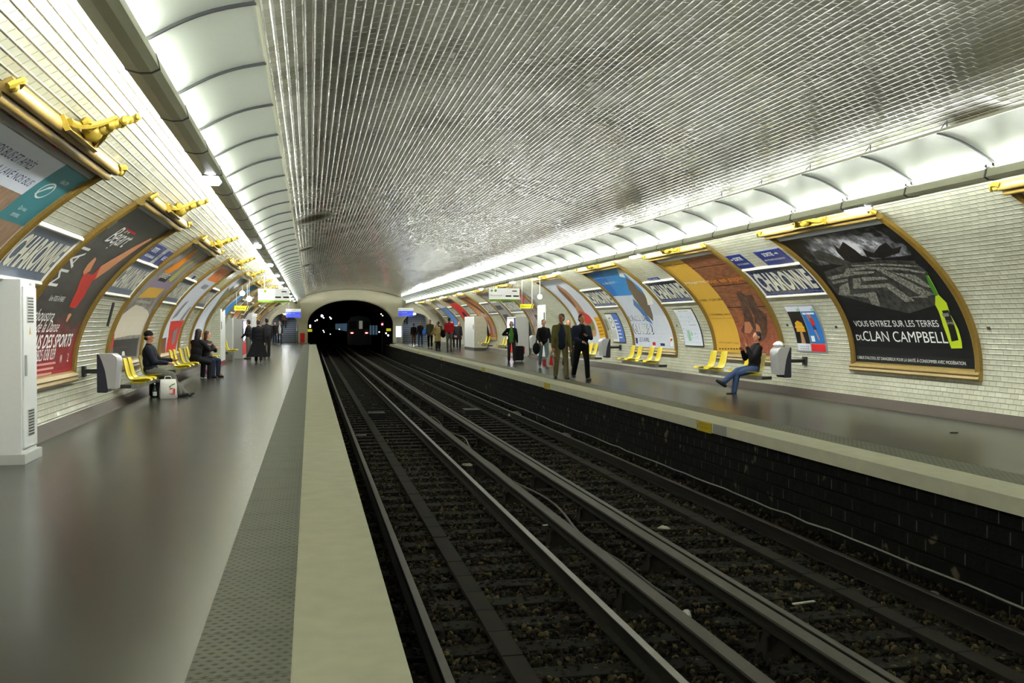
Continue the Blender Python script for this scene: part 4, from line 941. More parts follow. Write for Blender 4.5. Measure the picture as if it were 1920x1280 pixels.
plate('notice_frame', 1, 17.84, 19.05, .92, 1.96, 'steel framed pair of small amber and blue posters beside the maze poster', 'poster', a_pair, base='silver')
def a_map(f, W):
    f.rect('palepaper', .03, .93, W - .03, 1.97); f.rect('white', .03, 1.86, W - .03, 1.97); f.text('navy', 'PLAN DU QUARTIER', (.3, 1.89, 1.0, 1.93))
    f.rect('palegreen', .35, 1.05, .55, 1.35); f.rect('palegreen', .6, 1.2, .7, 1.28)
    rq = random.Random(4)
    for i in range(14):
        a = rq.uniform(.1, 1.1); b = rq.uniform(1.1, 1.8); f.rect('iceblue', a, b, a + .03, b + .025)
    for i in range(7): f.rect('greypaper', .08, 1.02 + .12 * i, W - .08, 1.024 + .12 * i)
    for i in range(6): f.rect('greypaper', .15 + .18 * i, .98, .154 + .18 * i, 1.82)
    f.rect('navy', .7, 1.5, 1.15, 1.51)
plate('neighbourhood_map', 1, 24.1, 25.42, .9, 1.99, 'pale neighbourhood map in a dark frame beside the ochre exhibition poster', 'map', a_map, base='charcoal')
def a_metro(f, W):
    f.rect('white', .03, .92, W - .03, 1.9); f.rect('bluep', .68, .92, W - .03, 1.9)
    ring = [(.36 + .24 * cos(t), 1.58 + .2 * sin(t)) for t in [2 * pi * i / 20 for i in range(21)]]; inn = [(.36 + .2 * cos(t), 1.58 + .17 * sin(t)) for t in [2 * pi * i / 20 for i in range(21)]]
    for i in range(20): f.poly('charcoal', [ring[i], ring[i + 1], inn[i + 1], inn[i]], 0.003)
    f.text('charcoal', 'M', (.27, 1.5, .45, 1.66)); 
    for i in range(4): f.rect('grey', .12 + .12 * i, 1.0, .16 + .12 * i, 1.34)
    for i in range(6): f.rect('white', .76, 1.05 + .12 * i, 1.1, 1.09 + .12 * i)
plate('network_map', 1, 30.58, 31.9, .88, 1.94, 'white and blue network notice with an M in a ring beside the white blade poster', 'map', a_metro, base='charcoal')
plate('wall_socket_plate', 1, 32.2, 32.32, 1.3, 1.7, 'small vertical grey plate beside the white and blue network notice', 'plate', lambda f, W: None, base='grey')
for y, v, w_ in ((12.95, 1.42, 'beyond the right edge of the maze poster'), (19.25, 1.47, 'between the ochre poster and the steel framed pair'), (17.3, 1.43, 'just left of the maze poster'), (25.7, 1.45, 'between the icy film poster and the pale map')):
    plate('marker_plate', 1, y, y + .06, v, v + .05, 'tiny dark plate screwed to the tiles %s' % w_, 'plate', lambda f, W: None, base='charcoal')
mb = MB(); mb.tube([vault(-1, 17.44, 1.93, 0.03), vault(-1, 17.44, 1.52, 0.12)], 0.022, 8); o = mb.build('lever_rod', PM['charcoal']); tag(o, 'short dark rod standing out of the left tiles between two posters', 'rod')
# ================================================================== PLATFORM FURNITURE
M_YEL = M('yellow_moulded_plastic', srgb(206, 186, 0), 0.35, noise=0.05)
M_BEAM = M('grey_bench_steel', srgb(120, 120, 112), 0.45, 0.4)
M_BEAMD = M('dark_bench_bracket', srgb(50, 50, 48), 0.5, 0.3)
M_WHITE = M('white_enamelled_steel', srgb(214, 216, 214), 0.35, noise=0.04)
M_WHITE2 = M('pale_grey_enamelled_steel', srgb(176, 178, 174), 0.4, noise=0.05)
M_SILVER = M('silver_grey_shell', srgb(168, 168, 168), 0.35, 0.25, noise=0.06)
M_NAVYB = M('blue_black_plastic', srgb(28, 28, 44), 0.45)
M_BLACK = M('matt_black', srgb(22, 22, 22), 0.5)
def shell_mesh():
    """bucket seat facing +X, origin under the pan"""
    prof = [(0.25, 0.425), (0.20, 0.448), (0.08, 0.432), (-0.05, 0.425), (-0.13, 0.445), (-0.175, 0.50), (-0.20, 0.58), (-0.225, 0.70), (-0.25, 0.82), (-0.262, 0.845)]
    n = len(prof); W = 7; rings = []
    for i, (x, z) in enumerate(prof):
        t = i / (n - 1); hw = 0.215 - 0.03 * t - (0.035 if i in (0, n - 1) else 0)
        row = []
        for j in range(W):
            u = -1 + 2 * j / (W - 1)
            cup = 0.035 * u * u * u * u
            nx, nz = (0.0, 1.0) if i < 4 else (0.9, 0.4) if i < 7 else (1.0, 0.1)
            row.append((x + nx * cup, hw * u, z + nz * cup))
        rings.append(row)
    mb = MB(); n0 = 0
    for r in rings: mb.v += r
    for i in range(n - 1):
        for j in range(W - 1):
            a = i * W + j; mb.f.append((a, a + 1, a + W + 1, a + W)); mb.mi.append(0)
    return mb
_shell = None
def bench(side, ys, label, xw=None):
    global _shell
    y0, y1 = min(ys) - 0.3, max(ys) + 0.3
    xc = (-3.12 if side < 0 else 9.21)
    root = empty('platform_bench', (xc, (y0 + y1) / 2, 0), label, 'bench', 'yellow seat benches')
    ym = (y0 + y1) / 2; s = 1 if side < 0 else -1
    for y in ys:
        if _shell is None:
            o = shell_mesh().build('seat', M_YEL, root, smooth=True)
            md = o.modifiers.new('thick', 'SOLIDIFY'); md.thickness = 0.014; md2 = o.modifiers.new('round', 'SUBSURF'); md2.levels = md2.render_levels = 2
            dg = bpy.context.evaluated_depsgraph_get(); me = bpy.data.meshes.new_from_object(o.evaluated_get(dg)); me.name = 'seat'
            o.modifiers.clear(); o.data = me; _shell = o
        else:
            o = _shell.copy(); COL.objects.link(o); o.parent = root
        o.location = (0, y - ym, 0); o.rotation_euler = (0, 0, 0 if s > 0 else pi)
        mb = MB(); mb.box((-0.12, y - ym - 0.13, 0.395), (0.14, y - ym + 0.13, 0.42)); mb.build('seat_base', M_YEL, root)
    mb = MB(); mb.box((-0.06, y0 - ym, 0.30), (0.06, y1 - ym, 0.395)); mb.build('beam', M_BEAM, root, bevel=0.006)
    for y in (y0 - ym + 0.15, y1 - ym - 0.15):
        mb = MB(); mb.box((min(-0.04 * s, -0.34 * s), y - 0.03, 0.30), (max(-0.04 * s, -0.34 * s), y + 0.03, 0.37)); mb.build('wall_bracket', M_BEAMD, root)
    return root
bench(-1, (19.15, 19.62, 20.85, 21.4), 'yellow bench carrying the man in the dark cap')
bench(-1, (25.15, 25.85, 26.95, 27.85, 28.5), 'yellow bench carrying the couple in black')
bench(-1, (32.3, 33.1), 'pair of yellow seats just before the left tiled pier')
bench(-1, (40.6, 41.3), 'yellow seats between the left tiled pier and the drinks machine')
bench(1, (22.05, 21.45, 20.1, 19.5), 'yellow bench carrying the seated person in jeans')
bench(1, (28.05, 27.4, 26.4, 25.75), 'row of four empty yellow seats under the icy film poster')
bench(1, (34.2, 33.5, 32.5, 31.9), 'yellow bench partly hidden behind the walking group')
bench(1, (48.0, 47.3), 'yellow seats next to the drinks machine on the right')
bench(1, (52.9, 52.1), 'pair of empty yellow seats under the russet poster')
def bin_(side, y, label):
    s = 1 if side < 0 else -1
    wall = vault(side, y, 0.72); x = -3.30 if side < 0 else 9.60
    root = empty('litter_bin', (x, y, 0), label, 'litter bin', 'wall mounted litter bins')
    mb = MB()
    zz = [0.38, 0.42, 0.55, 0.7, 0.85, 0.95, 1.0]
    # dark rear shell, bulging; silver front shell
    dk = [(0.0, 0.02), (0.02, 0.16), (0.03, 0.135), (0.05, 0.11), (0.04, 0.08), (0.02, 0.03), (0.0, 0.012)]
    mb.loft([[(-0.02 * s, -0.17, z), (-0.02 * s, 0.17, z), (s * d[1], 0.17, z), (s * d[1], -0.17, z)] for z, d in zip(zz, [(0, .13), (0, .15), (0, .14), (0, .12), (0, .07), (0, .03), (0, .0)])])
    mb.build('rear_shell', M_NAVYB, root, bevel=0.008)
    mb = MB()
    mb.loft([[(s * a, -0.18, z), (s * a, 0.18, z), (s * (a + b) - s * 0.03, 0.18, z), (s * (a + b), 0.12, z), (s * (a + b), -0.12, z), (s * (a + b) - s * 0.03, -0.18, z)] for z, a, b in ((.44, .145, .13), (.6, .125, .17), (.75, .10, .205), (.88, .06, .26), (.95, .03, .27), (1.0, .02, .22))])
    mb.build('silver_shell', M_SILVER, root, smooth=True)
    mb = MB(); xx = sorted((-0.02 * s, (wall.x - x)))
    mb.box((xx[0], -0.03, 0.68), (xx[1], 0.03, 0.75)); x2 = wall.x - x; mb.box((min(x2, x2 + 0.05 * s), -0.07, 0.63), (max(x2, x2 + 0.05 * s), 0.07, 0.80))
    mb.build('wall_arm', M_BLACK, root)
    mb = MB(); mb.box((min(.16 * s, .26 * s), -0.1, 0.46), (max(.16 * s, .26 * s), 0.1, 0.475)); mb.build('handle_lip', M_WHITE, root)
    return root
bin_(-1, 16.8, 'silver and black wall bin beside the bench of the man in the dark cap')
bin_(1, 18.75, 'silver and black wall bin overflowing with paper next to the seated person in jeans')
bin_(1, 31.15, 'silver and black wall bin right of the walking group')
bin_(1, 41.6, 'silver and black wall bin behind the person with the black suitcase')
mb = MB(); rq = random.Random(2)
pts = []
for i in range(9):
    a = i / 9 * 2 * pi; pts.append(rq.uniform(.7, 1.2))
mb.loft([[(9.42 + .10 * pts[i] * cos(i / 9 * 2 * pi) * k, 18.75 + .12 * pts[(i + 3) % 9] * sin(i / 9 * 2 * pi) * k, z + 0.02 * pts[i]) for i in range(9)] for z, k in ((0.99, 0.9), (1.03, 1.1), (1.07, 0.8), (1.10, 0.3))])
o = mb.build('crumpled_paper', PM['white']); tag(o, 'crumpled white paper sticking out of the bin beside the seated person', 'paper')

# ---- cabinets, piers and machines
def vent(root, x, y, z, w, h, nrm):
    """louvre on a face looking along +X (nrm=1) or -X"""
    mb = MB(); mb.box((min(x, x + .006 * nrm), y - w / 2, z - h / 2), (max(x, x + .006 * nrm), y + w / 2, z + h / 2)); fr = mb.build('vent_frame', M_WHITE2, root)
    n = max(4, int(h / 0.03)); mb = MB()
    for i in range(n):
        zz = z - h / 2 + h * (i + .5) / n; mb.box((min(x + .006 * nrm, x + .010 * nrm), y - w / 2 + .02, zz - .008), (max(x + .006 * nrm, x + .010 * nrm), y + w / 2 - .02, zz + .004))
    mb.build('louvre_slots', M_BLACK, fr)
root = empty('electrical_cabinet', (-3.2, 11.35, 0), 'tall white steel cabinet with two louvres cut by the left frame edge', 'cabinet')
mb = MB(); mb.box((-0.5, -0.24, 0.11), (0.24, 0.33, 1.935)); mb.build('body', M_WHITE, root, bevel=0.004)
mb = MB(); mb.box((-0.5, -0.28, 0.0), (0.28, 0.40, 0.11)); mb.build('plinth', M_WHITE2, root, bevel=0.004)
mb = MB(); mb.box((0.241, -0.20, 0.16), (0.256, 0.30, 1.86)); d = mb.build('door', M_WHITE, root, bevel=0.003)
mb = MB(); mb.box((0.256, -0.17, 0.92), (0.275, -0.13, 1.14)); mb.build('handle', M_SILVER, d, bevel=0.003)
vent(d, 0.256, 0.05, 1.62, 0.24, 0.28, 1); vent(d, 0.256, 0.05, 0.42, 0.24, 0.28, 1)
mb = MB(); mb.quad([(0.2575, 0.0, 1.36), (0.2575, 0.07, 1.36), (0.2575, 0.035, 1.45)]); p = mb.build('hazard_triangle', PM['ochre'], d)
mb = MB(); mb.box((0.241, 0.1, 1.885), (0.245, 0.16, 1.905)); mb.build('number_plate', M_SILVER, root)
def pier(name, x0, x1, y0, y1, h, label, front=None, side=1):
    root = empty(name, ((x0 + x1) / 2, (y0 + y1) / 2, 0), label, 'pier')
    hx, hy = (x1 - x0) / 2, (y1 - y0) / 2
    mb = MB(); mb.box((-hx, -hy, 0), (hx, hy, h)); o = mb.build('tiled_body', M_TILE, root)
    uv = o.data.uv_layers.new(name='UVMap')
    for p in o.data.polygons:
        for li in p.loop_indices:
            c = o.data.vertices[o.data.loops[li].vertex_index].co
            uv.data[li].uv = (c.x if abs(p.normal.y) > .5 else c.y, c.z)
    s = side; fx = -hx if s > 0 else hx; q = -1 if s > 0 else 1
    mb = MB(); mb.box((min(fx, fx + .02 * q), -hy + .02, .16), (max(fx, fx + .02 * q), hy - .02, h - .02)); d = mb.build('white_door', M_WHITE, root)
    mb = MB(); mb.box((min(fx + .02 * q, fx + .03 * q), -hy + .15, h * .62), (max(fx + .02 * q, fx + .03 * q), -hy + .3, h * .75)); mb.build('dark_slot', M_BLACK, d)
    mb = MB(); mb.box((-hx - .02, -hy - .02, 0), (hx + .02, hy + .02, .15)); mb.build('plinth', PM['dkred'] if s < 0 else M_SKIRT, root)
    return root
pier('tiled_pier', -3.55, -3.13, 36.3, 38.2, 2.1, 'white tiled pier with a red plinth jutting from the left wall', side=-1)
pier('tiled_pier', 9.38, 9.92, 39.0, 40.5, 2.62, 'tall white tiled pier with a slotted door behind the walking group', side=1)
pier('tiled_pier', 9.12, 9.85, 55.3, 58.8, 1.95, 'low pale pier with a grey door beside the far pair of yellow seats', side=1)
M_GLOW = emis('lit_machine_front', (0.82, 0.86, 1.0), 2.6)
def machine(side, x, y0, y1, h, label, w=0.62):
    s = -side; root = empty('drinks_machine', (x, (y0 + y1) / 2, 0), label, 'vending machine', 'drinks machines'); hy = (y1 - y0) / 2
    a, b = sorted((0, -s * w))
    mb = MB(); mb.box((a, -hy, 0.0), (b, hy, h)); mb.build('casing', M_WHITE2, root, bevel=0.01)
    def front(n, z0, z1, k0, k1, mat, d=.012):
        mb = MB(); u, v = sorted((0, s * d)); mb.box((u, -hy + (k0) * 2 * hy, z0), (v, -hy + k1 * 2 * hy, z1)); mb.build(n, mat, root)
    front('lit_panel', 0.75, h - .12, .22, .95, M_GLOW); front('blue_panel', 0.7, h - .05, .02, .2, PM['navy']); front('red_panel', .15, .68, .05, .95, PM['redflat'])
    front('coin_unit', 1.0, 1.3, .04, .16, M_BLACK, .03)
    mb = MB(); mb.box((a - .01, -hy - .012, 0), (b + .01, -hy, .3)); mb.build('kick_plate', M_WHITE2, root)
machine(-1, -2.87, 44.0, 46.6, 1.72, 'drinks machine with a lit front beside the person in the long black coat')
machine(1, 9.2, 44.2, 46.2, 1.83, 'drinks machine with a lit front behind the person with the black suitcase')
root = empty('ticket_booth', (-3.2, 53.5, 0), 'tall white booth behind the drinks machine on the left platform', 'booth')
mb = MB(); mb.box((-.35, -1.6, 0), (.3, 2.4, 2.02)); mb.build('body', M_WHITE, root); mb = MB(); mb.box((.3, -1.2, .2), (.31, 2.0, 1.9)); mb.build('door', M_WHITE2, root); mb = MB(); mb.box((-.36, -1.61, 1.98), (.33, 2.45, 2.06)); mb.build('roof', M_WHITE, root)
root = empty('equipment_box', (-3.18, 42.6, 0), 'grey equipment box standing against the near side of the left drinks machine', 'box')
mb = MB(); mb.box((-.35, -.4, 0), (.02, .4, 1.74)); mb.build('body', M_WHITE2, root); mb = MB(); mb.box((-.36, -.41, 0), (.03, .41, .28)); mb.build('base', M_BEAM, root)

# ---- hanging signs
M_SIGNW = emis('backlit_white_sign', (0.86, 0.88, 0.84), 0.55)
M_SIGNB = emis('backlit_blue_sign', (0.06, 0.10, 0.75), 0.9)
M_SIGNG = M('lime_green_band', srgb(150, 200, 10), 0.4)
M_SIGNY = emis('backlit_yellow_sign', (0.80, 0.78, 0.03), 0.45)
def sign(name, x0, x1, z0, z1, y, label, art, base, rods=(0.2, 0.8), depth=.1, top=3.3):
    root = empty(name, ((x0 + x1) / 2, y, z0), label, 'sign'); w, h = x1 - x0, z1 - z0
    mb = MB(); mb.box((-w / 2, 0, 0), (w / 2, depth, h)); mb.build('case', base, root, bevel=0.004)
    f = Flat(); art(f, w, h); f.build('face', lambda a, b, z: Vector((a - w / 2, -0.003 - z, b)), root, step=0)
    for r in rods:
        xx = -w / 2 + w * r; X = (x0 + x1) / 2 + xx
        zt = EZ + EB * sqrt(max(0, 1 - ((X - CX) / EA) ** 2)) - z0
        mb = MB(); mb.tube([(xx, depth / 2, h - .01), (xx, depth / 2, zt)], 0.012, 6); mb.build('hanger_rod', M_WHITE, root)
def board(word):
    def art(f, w, h):
        f.rect(M_SIGNW, 0, .07, w, h); f.rect(M_SIGNG, 0, 0, w, .07)
        def disc(m, cx, cy, r): f.poly(m, [(cx + r * cos(t), cy + r * sin(t)) for t in [2 * pi * i / 16 for i in range(16)]])
        disc('grey', .10, h - .09, .05); disc('white', .10, h - .09, .043); f.text('charcoal', 'M', (.075, h - .115, .125, h - .065)); disc(M_SIGNG, .245, h - .09, .055); f.text('charcoal', '9', (.225, h - .125, .265, h - .055))
        f.rect('greypaper', .02, h - .195, w - .02, h - .19)
        f.rect('black', w - .28, h - .12, w - .1, h - .08); f.rect('black', w * .54, .16, w * .73, .215); f.rect('black', w * .79, .16, w * .98, .215)
        if word == 2: f.text('charcoal', 'Pont', (.04, .205, .21, .275)); f.text('charcoal', 'de Sèvres', (.04, .11, .42, .18))
        else: f.text('charcoal', 'Montreuil', (.04, .17, .48, .25))
    return art
sign('direction_board', -1.81, -0.72, 2.25, 2.735, 36, 'white direction board with lime band over the left platform reading Pont de Sevres', board(2), M_WHITE)
sign('direction_board', 6.49, 7.64, 2.34, 2.815, 36, 'white direction board with lime band over the right platform reading Montreuil', board(1), M_WHITE)
def al(f, w, h):
    f.rect(M_SIGNY, 0, 0, w * .86, h); f.poly(M_SIGNY, [(w * .86, 0), (w * .9, 0), (w, h), (w * .86, h)]); f.text('charcoal', 'Alarme', (.05, .04, w * .72, h - .04)); f.poly('charcoal', [(w * .78, 0), (w * .84, 0), (w * .95, h), (w * .89, h)])
sign('alarm_sign', -2.62, -2.13, 1.96, 2.13, 36, 'small yellow Alarme sign over the left platform', al, M_BEAM, rods=(.15, .9), depth=.06)
sign('alarm_sign', 7.66, 8.18, 2.07, 2.23, 36, 'small yellow Alarme sign under the right direction board', al, M_BEAM, rods=(.15, .9), depth=.06)
def so(f, w, h):
    f.rect(M_SIGNW, 0, h - .2, w, h); f.rect(M_SIGNB, 0, 0, w, h - .2); f.text('white', 'Sortie', (.22, h - .36, .62, h - .24), bold=1); arrow(f, 'white', .1, h - .3, .07, -1)
    f.text('white', '1 r. de Charonne', (.24, h - .46, w - .1, h - .39)); f.text('white', '2 bd Voltaire', (.24, .03, w - .3, .1)); f.rect('redflat', .06, h - .13, .12, h - .07); f.rect('grey', .2, h - .12, w - .3, h - .09)
sign('way_out_sign', -1.66, -0.65, 1.96, 2.555, 70, 'lit blue Sortie sign hanging before the left staircase', so, M_WHITE)
sign('way_out_sign', 6.1, 7.16, 2.05, 2.65, 70, 'lit blue Sortie sign hanging before the right staircase', so, M_WHITE)
# globe clocks / white round lamps by the signs
for x, y, z, lab in ((-2.25, 34.5, 2.52, 'round white lamp left of the left direction board'), (-1.95, 33.2, 2.30, 'lower round white lamp left of the left direction board'), (7.95, 34.0, 2.45, 'round white lamp right of the right direction board')):
    root = empty('globe_lamp', (x, y, z), lab, 'lamp', None); mb = MB(); mb.sphere((0, 0, 0), .085, 14, 10); mb.build('glowing_globe', M_LAMP, root, smooth=True)
    zt = EZ + EB * sqrt(max(0, 1 - ((x - CX) / EA) ** 2)) - z; mb = MB(); mb.tube([(0, 0, .08), (0, 0, zt)], .008, 6); mb.build('stem', M_WHITE, root)

# ---- platform end details
mb = MB(); mb.box((-.18, -.1, 0), (.18, .1, .75)); o = mb.build('extinguisher_cabinet', PM['redflat'], None, bevel=.03); o.location = (-.62, 79.88, .05); tag(o, 'red extinguisher cabinet at the foot of the left portal pillar', 'cabinet')
root = empty('lit_totem', (6.85, 78.5, 0), 'white lit totem at the foot of the right portal pillar', 'totem'); mb = MB(); mb.box((-.2, -.08, .5), (.2, .08, 1.35)); mb.build('lit_box', M_GLOW, root); mb = MB(); mb.box((-.16, -.06, 0), (.16, .06, .5)); mb.build('foot', M_WHITE2, root); mb = MB(); mb.tube([(.3, 0, 0), (.3, 0, 1.55)], .03, 8); mb.build('post', M_SILVER, root)
for (x, y, z, lab) in ((-.05, 81.5, 1.0, 'yellow plate just inside the left side of the tunnel mouth'), (6.3, 81.5, 1.05, 'yellow plate just inside the right side of the tunnel mouth')):
    mb = MB(); mb.box((-.19, 0, -.11), (.19, .03, .11)); o = mb.build('tunnel_plate', M_SIGNY); o.location = (x, y, z); tag(o, lab, 'sign')
M_RED = emis('red_signal_glow', (1.0, 0.05, 0.12), 30.0)
M_SPARK = emis('tiny_white_lamp_glow', (0.9, 0.95, 1.0), 12.0)
root = empty('signal_lamp', (5.85, 82.5, 1.5), 'glowing red tunnel signal on the right of the tunnel mouth', 'signal'); mb = MB(); mb.sphere((0, -.06, 0), .075, 12, 8); mb.build('red_lens', M_RED, root); mb = MB(); mb.box((-.12, -.04, -.2), (.12, .15, .25)); mb.build('housing', M_BLACK, root); mb = MB(); mb.tube([(0, .1, -.2), (0, .1, -2.6)], .03, 6); mb.build('mast', M_BLACK, root)
SP = [(.95, 84, 2.2, .1), (1.1, 85, 2.05, .05), (.55, 84, 1.85, .045), (.4, 84, 1.78, .035), (1.75, 87, 2.0, .06), (1.65, 87, 2.12, .04), (-.02, 82, 1.28, .06), (-.02, 82, 1.4, .06), (2.6, 92, 1.05, .04), (1.1, 88, .95, .04), (1.2, 90, .8, .035), (5.8, 83, 2.35, .045), (5.92, 83, 2.22, .04), (6.2, 83, .75, .06), (6.3, 82, .58, .07), (5.7, 84, .85, .05), (1.75, 90, .62, .03)]
for i, (x, y, z, r) in enumerate(SP):
    mb = MB(); mb.sphere((0, 0, 0), r, 8, 6); o = mb.build('tunnel_lamp', M_SPARK); o.location = (x, y, z); tag(o, 'tiny white lamp glowing in the dark tunnel mouth', 'lamp', 'tiny tunnel lamps')
# departing train
M_TRAIN = M('dark_teal_train_body', srgb(50, 74, 72), 0.35, noise=0.08)
M_TWIN = emis('dim_lit_train_window', (0.16, 0.30, 0.42), 0.22)
M_TAIL = emis('train_tail_glow', (1.0, 0.12, 0.10), 12.0)
root = empty('metro_train', (4.8, 100, -.9), 'dark metro train leaving into the tunnel showing two red tail lights', 'train')
mb = MB(); pr = [(-1.2, .35), (1.2, .35), (1.22, 1.6), (1.15, 2.7), (.8, 3.15), (0, 3.28), (-.8, 3.15), (-1.15, 2.7), (-1.22, 1.6)]
mb.loft([[(x, y, z) for x, z in pr] for y in (0, 15.2)]); mb.build('car_body', M_TRAIN, root)
mb = MB(); mb.loft([[(x, y, z) for x, z in pr] for y in (15.8, 31)]); mb.build('car_body', M_TRAIN, root)
mb = MB(); mb.loft([[(x, y, z) for x, z in pr] for y in (31.6, 47)]); mb.build('car_body', M_TRAIN, root)
mb = MB(); mb.box((-.9, 15.2, .5), (.9, 15.8, 2.6)); mb.box((-.9, 31, .5), (.9, 31.6, 2.6)); mb.build('gangway', M_BLACK, root)
for i in range(21):
    q_ = .6 + 2.05 * (i % 7) + 15.8 * (i // 7)
    mb = MB(); mb.box((-1.235, q_, 1.7), (-1.2, q_ + 1.6, 2.5)); mb.build('side_window', M_TWIN, root)
for x in (-.72, .72):
    mb = MB(); mb.sphere((x, -.02, 1.54), .1, 10, 6, sc=(1.5, .5, .6)); mb.build('tail_light', M_TAIL, root)
mb = MB(); mb.box((-.02, -.03, 1.95), (.32, 0, 2.75)); mb.build('lit_door_pane', emis('dim_warm_pane', (.45, .45, .36), .35), root)
for x0, x1 in ((-1.0, -.25), (.42, 1.0)):
    mb = MB(); mb.box((x0, -.02, 1.9), (x1, 0, 2.7)); mb.build('rear_window', M_BLACK, root)
for y in (1.8, 3.4, 11.5, 13.1, 17.6, 19.2):
    for x in (-.72, .72):
        mb = MB(); mb.tube([(x - .06, y, .42), (x + .06, y, .42)], .42, 14); mb.build('wheel', M_BLACK, root)
for k, x in enumerate((6.05, 6.32, 6.6)):  # added glowing panels standing in for lit windows reflected in the tunnel wall
    mb = MB(); mb.box((x - .1, 0, -.45), (x + .1, .04, .45)); o = mb.build('tunnel_reflection_panel', M_TWIN); o.location = (-.35, 96, .95); tag(o, 'added bluish glow panel for lit windows reflected right of the departing train', 'reflection', 'bluish tunnel wall reflections')
# staircases
M_STEP = M('blue_grey_stair_tread', srgb(150, 158, 168), 0.5, noise=.1); M_STEPR = M('dark_stair_riser', srgb(96, 104, 118), 0.6)
def stairs(x0, x1, nm):
    mb = MB()
    for i in range(20):
        y = YF + 1.4 + i * .3; z = (i + 1) * .165
        mb.box((x0, y, 0 if i == 0 else z - .165), (x1, y + .3 + .02, z - .03), 1); mb.box((x0, y - .02, z - .03), (x1, y + .3, z), 0)
    struct(mb.build('floor', [M_STEP, M_STEPR]))
    mb = MB(); mb.box((x0 - .3, YF + .5, -.16), (x1 + .3, YF + 1.42, 0)); struct(mb.build('floor', M_FLOOR))
    mb = MB()
    for a in (x0, x1):
        mb.quad([(a, YF + .5, 0), (a, YF + 9, 0), (a, YF + 9, 6.5), (a, YF + .5, 3.0)])
    mb.quad([(x0, YF + .5, 2.6), (x1, YF + .5, 2.6), (x1, YF + 9, 5.8), (x0, YF + 9, 5.8)]); mb.quad([(x0, YF + 9, 0), (x1, YF + 9, 0), (x1, YF + 9, 6.5), (x0, YF + 9, 6.5)])
    struct(mb.build('wall_' + nm, M_GREY))
    root = empty('handrail', (x0 + .12 if x0 > 0 else x1 - .12, YF + 1.2, 0), 'steel handrail at the side of the %s' % nm.replace('_', ' '), 'handrail')
    mb = MB(); mb.tube([(0, 0, 0), (0, 0, .95), (0, 5.4, 3.9)], .025, 6); mb.build('rail', M_SILVER, root)
    mb = MB(); mb.box((-.02, -.02, .1), (.02, .5, .8)); mb.build('side_panel', M_WHITE2, root)
    root = empty('stair_lamp', ((x0 + x1) / 2, YF + 2.2, 2.35), 'white lamp glowing at the top of the %s arch' % nm.replace('_', ' '), 'lamp'); mb = MB(); mb.sphere((0, 0, 0), .1, 12, 8, sc=(1.6, 1, .7)); mb.build('glowing_bowl', emis('stair_lamp_glow', (.9, .95, 1), 110), root)
    zc = 2.6 + (2.2 - .5) * 3.2 / 8.5 - 2.35; mb = MB(); mb.tube([(0, 0, .05), (0, 0, zc)], .012, 6); mb.build('stem', M_WHITE, root)
stairs(-3.05, -.95, 'left_staircase'); stairs(7.3, 9.6, 'right_staircase')
# yellow edge warning plates on the right coping face
for y, lab in ((14.0, 'nearest to the camera'), (24.1, 'second from the camera'), (33.4, 'third from the camera'), (44.6, 'fourth from the camera'), (54.0, 'fifth from the camera'), (64.0, 'sixth from the camera')):
    w = .55; root = empty('edge_plate', (R_EDGE - .008, y, -.075), 'yellow warning plate on the right platform edge, %s' % lab, 'sign', 'yellow edge plates')
    mb = MB(); mb.box((-.008, -w / 2, -.08), (.004, w / 2, .07)); mb.build('plate', M('yellow_warning_enamel', srgb(206, 186, 20), .4), root)
    if y < 15:
        f = Flat(); f.text('redflat', 'Danger de mort', (.13, .02, .5, .05)); f.text('redflat', 'ne pas descendre', (.13, -.03, .48, 0)); f.rect('white', .03, -.05, .09, .05); f.poly('black', [(.05, -.04), (.075, -.04), (.07, .04), (.055, .04)])
        f.build('printing', lambda a, b, z: Vector((-.010 - z, w / 2 - a, b)), root, step=0)
root = None
mb = MB(); mb.box((R_EDGE - .004, 13.2, -.14), (R_EDGE + .002, 13.68, -.005)); o = mb.build('blank_plate', M_WHITE2); tag(o, 'pale blank patch right of the nearest yellow edge plate', 'patch')
# ---- litter
LIT = [('paper_cup', 5.02 - .35, 10.1, 'small pale crushed cup on the ballast between the two tracks'), ]
def scrap(name, x, y, s, mat, label, cat='litter', z=None, flat=True):
    r_ = random.Random(int(x * 100 + y * 10)); mb = MB(); n = 7
    rings = [[(s * k * r_.uniform(.7, 1.2) * cos(2 * pi * i / n), s * k * .7 * r_.uniform(.7, 1.2) * sin(2 * pi * i / n), zz * s + r_.uniform(0, .15) * s) for i in range(n)] for k, zz in ((.8, 0), (1, .12), (.5, .4 if not flat else .2))]
    mb.loft(rings); o = mb.build(name, mat); o.location = (x, y, (BED_Z + .015) if z is None else z); o.rotation_euler = (0, 0, r_.random() * 3); tag(o, label, cat)
mb = MB(); mb.tube([(0, 0, 0), (.02, .1, .01)], [.028, .04], 10); o = mb.build('paper_cup', PM['white']); o.location = (3.15, 7.9, BED_Z + .06); tag(o, 'small white crushed cup lying between the two conductor rails', 'cup')
scrap('paper_scrap', 5.5, 26.5, .3, PM['greytxt'], 'large crumpled grey bag beside the right running rail, far', 'bag', flat=False)
scrap('paper_scrap', 5.6, 21.5, .2, PM['greypaper'], 'crumpled pale paper against the right track wall', 'paper', flat=False)
scrap('cardboard_scrap', 5.62, 16.6, .2, PM['tan'], 'flat brown cardboard piece beside the right track wall', 'cardboard')
scrap('paper_scrap', 5.7, 14.9, .12, PM['greytxt'], 'pale wrapper just nearer than the brown cardboard', 'wrapper')
scrap('paper_scrap', 5.6, 13.4, .1, PM['greypaper'], 'grey wrapper low by the pale wall cable', 'wrapper')
scrap('paper_scrap', 5.68, 8.2, .11, PM['greytxt'], 'pale crumpled paper on the right ballast shoulder near the green moss', 'paper', flat=False)
